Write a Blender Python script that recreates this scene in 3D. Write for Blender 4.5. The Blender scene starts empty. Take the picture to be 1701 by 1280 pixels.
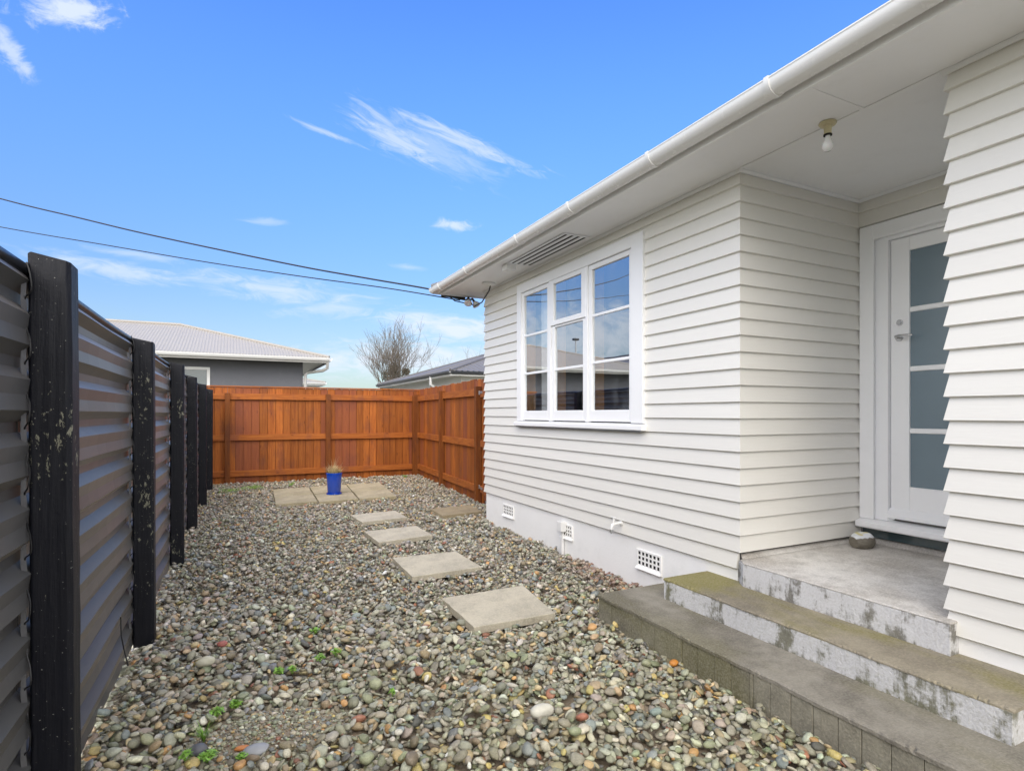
import bpy, bmesh, math, random
import numpy as np
from mathutils import Vector, Matrix, Euler
PI = math.pi
R = math.radians
SC = bpy.context.scene
COL = SC.collection
random.seed(7)
rng = np.random.default_rng(11)

# ------------------------------------------------------------------ camera
cam_d = bpy.data.cameras.new("camera"); cam = bpy.data.objects.new("camera", cam_d); COL.objects.link(cam)
cam.location = (0, 0, 1.40)
YAW = math.atan(470/950)
cam.rotation_euler = (R(90), 0, -YAW)
cam_d.sensor_width = 36; cam_d.lens = 950/1701*36
cam_d.shift_y = 47/1701; cam_d.clip_start = 0.05; cam_d.clip_end = 5000
SC.camera = cam

# ------------------------------------------------------------------ light
SUN_EL, SUN_AZ = R(35), R(213)          # azimuth clockwise from +Y : behind the camera, to its left
sun_d = bpy.data.lights.new("sun", 'SUN'); sun_d.energy = 0.80; sun_d.angle = R(38); sun_d.color = (1.0, 0.92, 0.79)
sun = bpy.data.objects.new("sun", sun_d); COL.objects.link(sun)
sd = Vector((math.sin(SUN_AZ)*math.cos(SUN_EL), math.cos(SUN_AZ)*math.cos(SUN_EL), math.sin(SUN_EL)))
sun.rotation_euler = sd.to_track_quat('Z', 'Y').to_euler()
sun.location = (0, 0, 20)
SC.view_settings.view_transform = 'Standard'; SC.view_settings.look = 'None'
SC.view_settings.exposure = 0.75; SC.view_settings.gamma = 1.0
SC.cycles.max_bounces = 12; SC.cycles.diffuse_bounces = 9; SC.cycles.transparent_max_bounces = 12

# ------------------------------------------------------------------ node helpers
class NT:
    def __init__(s, nt): s.nt = nt
    def n(s, t, **k):
        nd = s.nt.nodes.new(t)
        for a, v in k.items(): setattr(nd, a, v)
        return nd
    def link(s, a, b): s.nt.links.new(a, b)
    def inp(s, sock, v):
        if isinstance(v, bpy.types.NodeSocket): s.link(v, sock)
        elif v is not None: sock.default_value = v
    def m(s, op, a, b=None, c=None, clamp=False):
        nd = s.n('ShaderNodeMath', operation=op, use_clamp=clamp)
        s.inp(nd.inputs[0], a)
        if b is not None: s.inp(nd.inputs[1], b)
        if c is not None: s.inp(nd.inputs[2], c)
        return nd.outputs[0]
    def vm(s, op, a, b=None):
        nd = s.n('ShaderNodeVectorMath', operation=op); s.inp(nd.inputs[0], a)
        if b is not None: s.inp(nd.inputs[1], b)
        return nd.outputs[0]
    def noise(s, vec, scale, detail=4, rough=0.55, dist=0.0):
        nd = s.n('ShaderNodeTexNoise'); s.inp(nd.inputs['Vector'], vec)
        nd.inputs['Scale'].default_value = scale; nd.inputs['Detail'].default_value = detail
        nd.inputs['Roughness'].default_value = rough; nd.inputs['Distortion'].default_value = dist
        return nd.outputs['Fac']
    def sm(s, v, a, b, lo=0.0, hi=1.0):
        nd = s.n('ShaderNodeMapRange', interpolation_type='SMOOTHSTEP'); s.inp(nd.inputs['Value'], v)
        for k, q in (('From Min', a), ('From Max', b), ('To Min', lo), ('To Max', hi)): nd.inputs[k].default_value = q
        return nd.outputs['Result']
    def mix(s, f, a, b, blend='MIX'):
        nd = s.n('ShaderNodeMix', data_type='RGBA', blend_type=blend)
        s.inp(nd.inputs[0], f); s.inp(nd.inputs[6], a); s.inp(nd.inputs[7], b)
        return nd.outputs[2]
    def scale(s, vec, v):
        nd = s.n('ShaderNodeMapping'); s.link(vec, nd.inputs['Vector']); nd.inputs['Scale'].default_value = v
        return nd.outputs['Vector']
    def bump(s, h, strength, dist, normal=None):
        nd = s.n('ShaderNodeBump'); nd.inputs['Strength'].default_value = strength; nd.inputs['Distance'].default_value = dist
        s.link(h, nd.inputs['Height'])
        if normal is not None: s.link(normal, nd.inputs['Normal'])
        return nd.outputs['Normal']
def c4(c): return (c[0], c[1], c[2], 1.0)

# ------------------------------------------------------------------ sky
world = bpy.data.worlds.new("World"); SC.world = world; world.use_nodes = True
world.node_tree.nodes.clear(); W = NT(world.node_tree)
sky = W.n('ShaderNodeTexSky', sky_type='NISHITA', sun_disc=False)
sky.sun_elevation = SUN_EL; sky.sun_rotation = SUN_AZ; sky.air_density = 1.0; sky.dust_density = 0.6; sky.ozone_density = 1.0
tc = W.n('ShaderNodeTexCoord')
dirv = W.vm('NORMALIZE', tc.outputs['Generated'])
sx = W.n('ShaderNodeSeparateXYZ'); W.link(dirv, sx.inputs[0])
az = W.m('ARCTAN2', sx.outputs[0], sx.outputs[1]); el = W.m('ARCSINE', sx.outputs[2])
cmb = W.n('ShaderNodeCombineXYZ'); W.link(az, cmb.inputs[0]); W.link(el, cmb.inputs[1]); ae = cmb.outputs[0]
def field(ang, stretch, sc, z):
    ca, sa = math.cos(ang), math.sin(ang)
    u = W.m('ADD', W.m('MULTIPLY', az, ca), W.m('MULTIPLY', el, sa)); v = W.m('SUBTRACT', W.m('MULTIPLY', el, ca), W.m('MULTIPLY', az, sa))
    q = W.n('ShaderNodeCombineXYZ'); W.link(u, q.inputs[0]); W.link(W.m('MULTIPLY', v, stretch), q.inputs[1]); q.inputs[2].default_value = z
    return W.noise(q.outputs[0], sc, 8, 0.66, 0.9)
NF = {'puff': field(0.2, 1.7, 24, 1.0), 'streak': field(-0.31, 4.6, 17, 2.0), 'flat': field(0.0, 3.6, 15, 4.0)}
def cloud(caz, cel, hl, hw, ang, dens, sc=26, stretch=4.0, lo=0.42, hi=0.68, edge=0.35):
    ca, sa = math.cos(ang), math.sin(ang)
    dx = W.m('SUBTRACT', az, caz); dy = W.m('SUBTRACT', el, cel)
    u = W.m('ADD', W.m('MULTIPLY', dx, ca), W.m('MULTIPLY', dy, sa))
    v = W.m('SUBTRACT', W.m('MULTIPLY', dy, ca), W.m('MULTIPLY', dx, sa))
    nz = NF['puff' if stretch < 2.5 else ('streak' if ang < -0.2 else 'flat')]
    e = W.m('SQRT', W.m('ADD', W.m('POWER', W.m('DIVIDE', u, hl*1.35), 2.0), W.m('POWER', W.m('DIVIDE', v, hw*1.45), 2.0)))
    body = W.m('SUBTRACT', W.m('ADD', nz, edge), W.m('MULTIPLY', e, 0.45))
    return W.m('MULTIPLY', W.sm(body, lo+0.08, hi+0.30), dens)
cl = [
 cloud(-0.200, 0.506, 0.050, 0.017, 0.30, 0.85, 22, 1.6, 0.26, 0.40, 0.28),
 cloud(-0.262, 0.447, 0.036, 0.011, -0.85, 0.65, 24, 2.0, 0.26, 0.42, 0.28),
 cloud(0.140, 0.438, 0.060, 0.0038, -0.22, 0.50, 24, 4.0, 0.30, 0.50, 0.30),
 cloud(0.265, 0.437, 0.078, 0.0165, -0.30, 0.62, 22, 4.5, 0.27, 0.46, 0.30),
 cloud(0.375, 0.442, 0.110, 0.0115, -0.31, 0.62, 22, 4.5, 0.27, 0.46, 0.30),
 cloud(0.320, 0.432, 0.120, 0.0260, -0.30, 0.34, 24, 4.0, 0.24, 0.50, 0.30),
 cloud(0.235, 0.466, 0.060, 0.0060, -0.45, 0.50, 24, 4.0, 0.30, 0.50, 0.28),
 cloud(0.357, 0.316, 0.030, 0.0100, -0.05, 0.75, 30, 1.8, 0.26, 0.42, 0.28),
 cloud(0.050, 0.299, 0.034, 0.0050, 0.05, 0.35, 26, 4, 0.28, 0.50, 0.30),
 cloud(0.277, 0.247, 0.036, 0.0055, -0.05, 0.38, 26, 4, 0.28, 0.50, 0.30),
 cloud(-0.150, 0.203, 0.095, 0.013, -0.07, 0.60, 20, 5, 0.28, 0.50, 0.30),
 cloud(-0.120, 0.228, 0.060, 0.007, -0.02, 0.40, 22, 5, 0.28, 0.50, 0.28),
 cloud(0.080, 0.196, 0.150, 0.020, -0.07, 0.62, 18, 4, 0.30, 0.55, 0.28),
 cloud(0.150, 0.172, 0.080, 0.016, 0.12, 0.5, 20, 3, 0.30, 0.55, 0.28),
 cloud(0.350, 0.148, 0.120, 0.022, -0.12, 0.90, 17, 3.5, 0.26, 0.48, 0.30),
 cloud(0.260, 0.095, 0.190, 0.030, 0.05, 0.95, 16, 3, 0.26, 0.50, 0.28),
 cloud(-0.62, 0.13, 0.22, 0.055, 0.0, 0.85, 9, 2, 0.26, 0.50, 0.28),
]
cm = cl[0]
for q in cl[1:]: cm = W.m('MAXIMUM', cm, q)
# bright cloud added out of view, behind the camera and overhead, as fill light
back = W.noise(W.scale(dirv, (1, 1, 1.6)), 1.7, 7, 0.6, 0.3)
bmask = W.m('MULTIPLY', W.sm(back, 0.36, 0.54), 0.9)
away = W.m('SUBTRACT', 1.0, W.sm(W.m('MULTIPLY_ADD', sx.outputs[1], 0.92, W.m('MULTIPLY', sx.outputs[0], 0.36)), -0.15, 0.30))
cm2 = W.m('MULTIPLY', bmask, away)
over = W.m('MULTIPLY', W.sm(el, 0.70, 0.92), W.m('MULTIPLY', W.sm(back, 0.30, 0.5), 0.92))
haze_h = W.m('MULTIPLY', W.m('SUBTRACT', 1.0, W.sm(el, -0.02, 0.22)), 0.50)
hsv = W.n('ShaderNodeHueSaturation'); W.link(sky.outputs[0], hsv.inputs['Color'])
hsv_gain = W.sm(el, -0.02, 0.58, 0.30, 1.0)
hsv.inputs['Hue'].default_value = 0.517; hsv.inputs['Saturation'].default_value = 1.36; hsv.inputs['Value'].default_value = 1.6
gn = W.n('ShaderNodeVectorMath', operation='SCALE'); W.link(hsv.outputs[0], gn.inputs[0]); W.link(hsv_gain, gn.inputs['Scale'])
s1 = W.mix(haze_h, gn.outputs[0], c4((2.4, 3.15, 4.1)))
s2 = W.mix(cm, s1, c4((3.9, 4.3, 4.9)))
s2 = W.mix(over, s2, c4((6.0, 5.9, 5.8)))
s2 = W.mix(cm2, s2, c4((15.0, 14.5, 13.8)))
bg = W.n('ShaderNodeBackground'); W.link(s2, bg.inputs[0]); bg.inputs[1].default_value = 0.13
wo = W.n('ShaderNodeOutputWorld'); W.link(bg.outputs[0], wo.inputs[0])

# ------------------------------------------------------------------ materials
def newmat(name):
    m = bpy.data.materials.new(name); m.use_nodes = True; m.node_tree.nodes.clear()
    t = NT(m.node_tree); b = t.n('ShaderNodeBsdfPrincipled'); o = t.n('ShaderNodeOutputMaterial'); t.link(b.outputs[0], o.inputs[0])
    return m, t, b
def obco(t): return t.n('ShaderNodeTexCoord').outputs['Object']
def paint(name, col, rough=0.45, var=0.04, dirt=0.0, dirtcol=(0.35, 0.33, 0.28), nb=0.05, sc=2.2, spec=0.5, metal=0.0):
    m, t, b = newmat(name); p = obco(t)
    n1 = t.noise(p, sc, 5); n2 = t.noise(p, sc*14, 4)
    f = t.m('MULTIPLY_ADD', n1, 2*var, 1-var)
    nd = t.n('ShaderNodeVectorMath', operation='SCALE'); nd.inputs[0].default_value = col; t.link(f, nd.inputs['Scale'])
    c = nd.outputs[0]
    if dirt > 0:
        msk = t.m('MULTIPLY', t.sm(t.noise(p, 6.0, 8, 0.7), 0.50, 0.75), dirt)
        c = t.mix(msk, c, c4(dirtcol))
    t.link(c, b.inputs['Base Color'])
    b.inputs['Specular IOR Level'].default_value = spec; b.inputs['Metallic'].default_value = metal
    t.link(t.m('MULTIPLY_ADD', n2, 0.2, rough-0.1), b.inputs['Roughness'])
    if nb > 0: t.link(t.bump(t.noise(p, 60, 5), nb, 0.004), b.inputs['Normal'])
    return m
M = {}
# weatherboard paint: slight board-to-board variation + faint grime beneath laps
def board_paint():
    m, t, b = newmat("weatherboard_paint"); p = obco(t)
    geo = t.n('ShaderNodeNewGeometry')
    rv = t.m('MULTIPLY_ADD', geo.outputs['Random Per Island'], 0.045, 0.975)
    n1 = t.noise(t.scale(p, (1, 1, 3)), 1.3, 5)
    f = t.m('MULTIPLY', rv, t.m('MULTIPLY_ADD', n1, 0.05, 0.975))
    nd = t.n('ShaderNodeVectorMath', operation='SCALE'); nd.inputs[0].default_value = (0.75, 0.735, 0.69); t.link(f, nd.inputs['Scale'])
    spk = t.m('MULTIPLY', t.sm(t.noise(p, 42, 6, 0.7), 0.66, 0.74), 0.25)
    t.link(t.mix(spk, nd.outputs[0], c4((0.45, 0.43, 0.38))), b.inputs['Base Color'])
    b.inputs['Roughness'].default_value = 0.42
    h = t.m('ADD', t.m('MULTIPLY', t.noise(t.scale(p, (1, 1, 12)), 5, 5), 0.8), t.m('MULTIPLY', t.noise(p, 70, 4), 0.25))
    t.link(t.bump(h, 0.10, 0.01), b.inputs['Normal'])
    return m
M['board'] = board_paint()
M['trim'] = paint("white_trim_paint", (0.87, 0.875, 0.885), 0.35, 0.02, 0.06, (0.55, 0.53, 0.50), 0.05)
M['soffit'] = paint("soffit_paint", (0.86, 0.87, 0.885), 0.55, 0.03, 0.07, (0.45, 0.44, 0.40), 0.04)
M['found'] = paint("foundation_paint", (0.88, 0.875, 0.86), 0.6, 0.04, 0.12, (0.5, 0.49, 0.45), 0.35)
M['gutter'] = paint("gutter_plastic", (0.80, 0.80, 0.79), 0.25, 0.02, 0.05, (0.50, 0.49, 0.45), 0.02)
M['dark'] = paint("dark_shade_and_ring", (0.012, 0.012, 0.014), 0.8, 0.1, 0, nb=0)  # near-black painted as shade behind the vents; also colours the bulb holder ring
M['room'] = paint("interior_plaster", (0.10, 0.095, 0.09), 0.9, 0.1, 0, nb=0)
M['curtain'] = paint("curtain_cloth", (0.85, 0.87, 0.88), 0.9, 0.08, 0, nb=0.1)
M['timber_reveal'] = paint("varnished_timber", (0.62, 0.33, 0.12), 0.4, 0.2, 0.3, (0.2, 0.09, 0.03), 0.05, 5)
M['roof_dark'] = paint("dark_grey_roofing", (0.16, 0.165, 0.17), 0.5, 0.1, 0.3, (0.25, 0.25, 0.24), 0.2, 4)
M['roof_light'] = paint("pale_grey_iron_roofing", (0.36, 0.335, 0.305), 0.45, 0.06, 0.25, (0.30, 0.29, 0.28), 0.05, 1.5)
M['roof_slate'] = paint("slate_iron_roofing", (0.14, 0.132, 0.13), 0.45, 0.06, 0.1, nb=0.05)
M['render_grey'] = paint("grey_render", (0.15, 0.155, 0.175), 0.85, 0.12, 0.5, (0.19, 0.195, 0.21), 0.5, 1.2)
M['fascia_grey'] = paint("pale_fascia_paint", (0.55, 0.54, 0.52), 0.45, 0.04, 0.15)
M['fascia_dark'] = paint("charcoal_fascia_paint", (0.045, 0.048, 0.055), 0.4, 0.05, 0.0)
M['wall_white'] = paint("cream_wall_paint", (0.80, 0.79, 0.76), 0.6, 0.05, 0.1)
M['chrome'] = paint("brushed_chrome", (0.55, 0.56, 0.58), 0.25, 0.03, 0, nb=0, metal=1.0)
M['cable'] = paint("black_cable_sheath", (0.012, 0.012, 0.013), 0.5, 0.1, 0, nb=0)
M['galv'] = paint("galvanised_steel", (0.45, 0.46, 0.47), 0.4, 0.1, 0.2, nb=0, metal=0.8)
M['cream_plastic'] = paint("aged_cream_plastic", (0.62, 0.56, 0.36), 0.4, 0.05, 0.2, (0.35, 0.28, 0.12), 0)
M['flash'] = paint('dull_foil_flashing', (0.12, 0.12, 0.125), 0.45, 0.35, 0.5, (0.05, 0.05, 0.05), 0.3, 9)
M['white_plastic'] = paint("white_plastic", (0.78, 0.78, 0.77), 0.35, 0.02, 0.08)
M['cap'] = paint("black_cap_rail", (0.012, 0.014, 0.018), 0.35, 0.1, 0.0)
def opal():
    m, t, b = newmat("opal_bulb_glass"); b.inputs['Base Color'].default_value = (0.86, 0.86, 0.87, 1); b.inputs['Roughness'].default_value = 0.12
    b.inputs['Subsurface Weight'].default_value = 0.3; b.inputs['Coat Weight'].default_value = 0.6
    n = t.noise(obco(t), 30, 2); t.link(t.m('MULTIPLY_ADD', n, 0.08, 0.08), b.inputs['Roughness']); return m
M['opal'] = opal()
def refl_glass(name, tint, mirror):
    m = bpy.data.materials.new(name); m.use_nodes = True; m.node_tree.nodes.clear(); t = NT(m.node_tree)
    g = t.n('ShaderNodeBsdfGlossy'); g.inputs['Color'].default_value = c4(tint); g.inputs['Roughness'].default_value = 0.0
    tr = t.n('ShaderNodeBsdfTransparent'); tr.inputs['Color'].default_value = (0.97, 0.98, 0.98, 1)
    p = obco(t)
    lw = t.n('ShaderNodeLayerWeight'); lw.inputs['Blend'].default_value = 0.35
    f = t.m('MULTIPLY_ADD', lw.outputs['Fresnel'], 0.8, mirror, clamp=True)
    f = t.m('MULTIPLY', f, t.m('SUBTRACT', 1.0, t.n('ShaderNodeNewGeometry').outputs['Backfacing']))
    t.link(t.bump(t.noise(p, 1.6, 2), 0.03, 0.02), g.inputs['Normal'])
    # dried rain drops and wiping marks on the pane
    sm_ = t.m('MULTIPLY', t.sm(t.noise(t.scale(p, (1, 1, .3)), 3.2, 4), 0.5, 0.8), 0.10)
    df = t.n('ShaderNodeBsdfDiffuse'); df.inputs['Color'].default_value = (0.7, 0.74, 0.78, 1)
    mx = t.n('ShaderNodeMixShader'); t.link(f, mx.inputs[0]); t.link(tr.outputs[0], mx.inputs[1]); t.link(g.outputs[0], mx.inputs[2])
    mx2 = t.n('ShaderNodeMixShader'); t.link(sm_, mx2.inputs[0]); t.link(mx.outputs[0], mx2.inputs[1]); t.link(df.outputs[0], mx2.inputs[2])
    o = t.n('ShaderNodeOutputMaterial'); t.link(mx2.outputs[0], o.inputs[0]); return m
M['glass'] = refl_glass("window_glass", (0.97, 0.99, 1.0), 0.50)
M['farglass'] = paint("distant_window_glass", (0.06, 0.09, 0.10), 0.06, 0.1, 0, nb=0, spec=1.0)
def door_glass():
    m, t, b = newmat("obscure_door_glass"); p = obco(t)
    z = t.n('ShaderNodeSeparateXYZ'); t.link(p, z.inputs[0])
    c = t.mix(t.noise(p, 2.0, 3), c4((0.13, 0.185, 0.22)), c4((0.17, 0.235, 0.285)))
    t.link(c, b.inputs['Base Color']); b.inputs['Roughness'].default_value = 0.22; b.inputs['Specular IOR Level'].default_value = 0.7
    t.link(t.bump(t.noise(t.scale(p, (1, 1, 0.5)), 90, 2), 0.12, 0.002), b.inputs['Normal']); return m
M['doorglass'] = door_glass()
def concrete(name, base, moss=0.0, whitewash=0.0, rough=0.85, mosscol=(0.16, 0.155, 0.045), dark=(0.10, 0.092, 0.078), darkamt=0.6, z0=0.0, z1=1.0):
    m, t, b = newmat(name); p = obco(t)
    n1 = t.noise(p, 2.2, 8, 0.65); n2 = t.noise(p, 9, 8, 0.7); n3 = t.noise(p, 90, 4, 0.6)
    c = t.mix(t.m('MULTIPLY', t.sm(n1, 0.38, 0.66), darkamt), c4(base), c4(dark))
    c = t.mix(t.m('MULTIPLY', t.sm(n2, 0.42, 0.70), 0.50), c, c4(tuple(q*0.55 for q in base)))
    if moss > 0:
        mm = t.m('MULTIPLY', t.sm(t.noise(t.scale(p, (1, .5, 1)), 1.7, 6, 0.6, 0.3), 0.44, 0.62), moss)
        c = t.mix(mm, c, c4(mosscol))
    if whitewash > 0:
        st = t.noise(t.scale(p, (1, 1, 0.16)), 16, 7, 0.65)
        pt = t.noise(p, 5.5, 8, 0.72)
        zz = t.n('ShaderNodeSeparateXYZ'); t.link(p, zz.inputs[0])
        top = t.m('MULTIPLY', t.sm(zz.outputs[2], z0, z0+0.05), t.m('SUBTRACT', 1.0, t.sm(zz.outputs[2], z1-0.035, z1)))
        mk = t.m('ADD', t.m('MULTIPLY', st, 0.42), t.m('MULTIPLY', pt, 0.70))
        mk = t.m('MULTIPLY', t.sm(t.m('SUBTRACT', mk, t.m('MULTIPLY', t.m('SUBTRACT', 1.0, top), 0.05)), 0.46, 0.56), whitewash)
        c = t.mix(mk, c, c4((0.66, 0.66, 0.67)))
    sp = t.sm(n3, 0.35, 0.75)
    c = t.mix(t.m('MULTIPLY', sp, 0.35), c, c4(tuple(min(1, q*1.6) for q in base)))
    t.link(c, b.inputs['Base Color'])
    t.link(t.m('MULTIPLY_ADD', n2, 0.25, rough-0.2), b.inputs['Roughness'])
    h = t.m('ADD', t.m('MULTIPLY', n3, 0.35), n2)
    t.link(t.bump(h, 0.7, 0.016), b.inputs['Normal']); return m
M['step_low'] = concrete("weathered_step_concrete", (0.26, 0.24, 0.20), 0.6, 0, mosscol=(0.13, 0.118, 0.055), dark=(0.085, 0.074, 0.056), darkamt=0.9)
M['step_low_riser'] = concrete("mossy_step_riser", (0.30, 0.28, 0.22), 0.7, 0, mosscol=(0.16, 0.15, 0.065), dark=(0.12, 0.11, 0.085), darkamt=0.9)
M['step_mid'] = concrete("mossy_step_concrete", (0.29, 0.255, 0.19), 0.9, 0, mosscol=(0.20, 0.18, 0.045), dark=(0.15, 0.13, 0.10), darkamt=0.85)
M['step_mid_riser'] = concrete("whitewashed_mid_riser", (0.20, 0.195, 0.15), 0.5, 0.93, z0=0.12, z1=0.275)
M['landing'] = concrete("landing_concrete", (0.62, 0.60, 0.57), 0.3, 0, mosscol=(0.33, 0.29, 0.24), dark=(0.33, 0.30, 0.265), darkamt=0.8)
M['landing_riser'] = concrete("whitewashed_landing_riser", (0.25, 0.24, 0.22), 0.2, 0.95, z0=0.25, z1=0.435)
M['paver'] = concrete("paving_slab", (0.50, 0.455, 0.36), 0.15, 0, 0.8, (0.28, 0.24, 0.16), (0.34, 0.31, 0.25), 0.5)
M['paver_brown'] = concrete("brown_paving_slab", (0.33, 0.27, 0.17), 0.3, 0, 0.8, (0.24, 0.19, 0.10), (0.24, 0.20, 0.13), 0.5)
M['paver_old'] = concrete("old_paving_slab", (0.40, 0.345, 0.235), 0.5, 0, 0.8, (0.26, 0.23, 0.12), (0.23, 0.20, 0.15), 0.6)
def soil():
    m, t, b = newmat("soil"); p = obco(t)
    c = t.mix(t.noise(p, 7, 8, 0.7), c4((0.20, 0.155, 0.11)), c4((0.42, 0.34, 0.25)))
    c = t.mix(t.sm(t.noise(p, 60, 5, 0.7), 0.5, 0.7), c, c4((0.34, 0.30, 0.24)))
    t.link(c, b.inputs['Base Color']); b.inputs['Roughness'].default_value = 0.9
    t.link(t.bump(t.noise(p, 45, 8, 0.75), 0.8, 0.02), b.inputs['Normal']); return m
M['soil'] = soil()
def grass_ground():
    m, t, b = newmat("grass_ground"); p = obco(t)
    t.link(t.mix(t.noise(p, 3, 8, 0.7), c4((0.10, 0.11, 0.065)), c4((0.16, 0.15, 0.11))), b.inputs['Base Color']); b.inputs['Roughness'].default_value = 0.95
    t.link(t.bump(t.noise(p, 30, 6), 0.8, 0.05), b.inputs['Normal']); return m
M['grass'] = grass_ground()
def pebble():
    m, t, b = newmat("river_pebbles"); p = obco(t)
    a = t.n('ShaderNodeAttribute', attribute_name='Col')
    n1 = t.noise(p, 38, 5, 0.65); n2 = t.noise(p, 150, 4, 0.7)
    f = t.m('MULTIPLY', t.m('MULTIPLY_ADD', n1, 1.1, 0.45), t.m('MULTIPLY_ADD', n2, 0.7, 0.65))
    nd = t.n('ShaderNodeVectorMath', operation='SCALE'); t.link(a.outputs['Color'], nd.inputs[0]); t.link(f, nd.inputs['Scale'])
    vein = t.m('MULTIPLY', t.sm(t.noise(t.scale(p, (1, 1, 3)), 26, 3, 0.5, 1.5), 0.60, 0.66), 0.25)
    t.link(t.mix(vein, nd.outputs[0], c4((0.42, 0.39, 0.33))), b.inputs['Base Color'])
    t.link(t.m('MULTIPLY_ADD', n1, 0.5, 0.22), b.inputs['Roughness'])
    t.link(t.bump(t.m('ADD', n2, n1), 0.5, 0.006), b.inputs['Normal']); return m
M['pebble'] = pebble()
def stained_wood(name, axis, dark=1.0, island=True):
    m, t, b = newmat(name); p = obco(t)
    s = {'z': (9, 9, 0.55), 'x': (0.55, 9, 9), 'y': (9, 0.55, 9)}[axis]
    geo = t.n('ShaderNodeNewGeometry'); ri = geo.outputs['Random Per Island']
    off = t.n('ShaderNodeCombineXYZ')
    for k in range(3): t.link(t.m('MULTIPLY', ri, 17.0+5*k), off.inputs[k])
    pp = t.vm('ADD', t.scale(p, s), off.outputs[0])
    g = t.noise(pp, 3.0, 6, 0.6, 0.8); g2 = t.noise(pp, 16.0, 5, 0.6, 0.2)
    c = t.mix(t.sm(g, 0.25, 0.75), c4((0.26*dark, 0.068*dark, 0.013*dark)), c4((0.43*dark, 0.138*dark, 0.026*dark)))
    c = t.mix(t.m('MULTIPLY', t.sm(g2, 0.45, 0.75), 0.28), c, c4((0.17*dark, 0.038*dark, 0.010*dark)))
    tone = t.m('MULTIPLY_ADD', ri, 0.54, 0.72)
    nd = t.n('ShaderNodeVectorMath', operation='SCALE'); t.link(c, nd.inputs[0]); t.link(tone, nd.inputs['Scale'])
    # knots
    vz = t.n('ShaderNodeTexVoronoi'); vz.inputs['Scale'].default_value = 1.0
    ks = {'z': (7, 7, 3), 'x': (3, 7, 7), 'y': (7, 3, 7)}[axis]
    t.link(t.vm('ADD', t.scale(p, ks), off.outputs[0]), vz.inputs['Vector'])
    kn = t.m('MULTIPLY', t.m('SUBTRACT', 1.0, t.sm(vz.outputs['Distance'], 0.05, 0.14)), 0.6)
    blotch = t.m('MULTIPLY', t.sm(t.noise(t.scale(p, (1, 1, 0.5)), 3.2, 6, 0.65), 0.48, 0.68), 0.55)
    c2 = t.mix(kn, nd.outputs[0], c4((0.10, 0.022, 0.008)))
    c2 = t.mix(blotch, c2, c4((0.15*dark, 0.050*dark, 0.030*dark)))
    pur = t.m('MULTIPLY', t.m('GREATER_THAN', t.m('FRACT', t.m('MULTIPLY', ri, 7.31)), 0.72), 0.60)
    c2 = t.mix(pur, c2, c4((0.20*dark, 0.060*dark, 0.038*dark)))
    t.link(c2, b.inputs['Base Color'])
    b.inputs['Roughness'].default_value = 0.6; b.inputs['Specular IOR Level'].default_value = 0.25
    t.link(t.bump(t.m('ADD', g2, g), 0.25, 0.006), b.inputs['Normal']); return m
M['wood_z'] = stained_wood("stained_palings", 'z'); M['wood_x'] = stained_wood("stained_rail_along", 'x', 1.22); M['wood_y'] = stained_wood("stained_rail_across", 'y', 1.15)
M['wood_post'] = stained_wood("stained_post", 'z', 0.62)
def black_post():
    m, t, b = newmat("flaking_black_post_paint"); p = obco(t)
    base = t.mix(t.noise(t.scale(p, (1, 1, .2)), 14, 6), c4((0.0025, 0.003, 0.006)), c4((0.007, 0.008, 0.014)))
    sc = t.noise(t.scale(p, (1, 1, .45)), 55, 6, 0.75); big = t.noise(t.scale(p, (1, 1, .45)), 5.0, 4, 0.6)
    chip = t.sm(t.m('ADD', t.m('MULTIPLY', sc, 0.62), t.m('MULTIPLY', big, 0.50)), 0.672, 0.690)
    chip = t.m('MULTIPLY', chip, 0.85)
    cc = t.mix(t.noise(p, 60, 3), c4((0.15, 0.15, 0.10)), c4((0.36, 0.35, 0.27)))
    tiny = t.m('MULTIPLY', t.sm(t.noise(p, 95, 3, 0.5), 0.70, 0.73), 0.6)
    c = t.mix(chip, base, cc); c = t.mix(tiny, c, c4((0.38, 0.38, 0.34)))
    t.link(c, b.inputs['Base Color']); t.link(t.m('MULTIPLY_ADD', big, 0.3, 0.38), b.inputs['Roughness']); b.inputs['Specular IOR Level'].default_value = 0.32
    h = t.m('ADD', t.noise(t.scale(p, (1, 1, .06)), 45, 6), t.m('MULTIPLY', t.noise(p, 80, 5), 0.25))
    t.link(t.bump(h, 0.45, 0.008), b.inputs['Normal']); return m
M['post'] = black_post()
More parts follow.
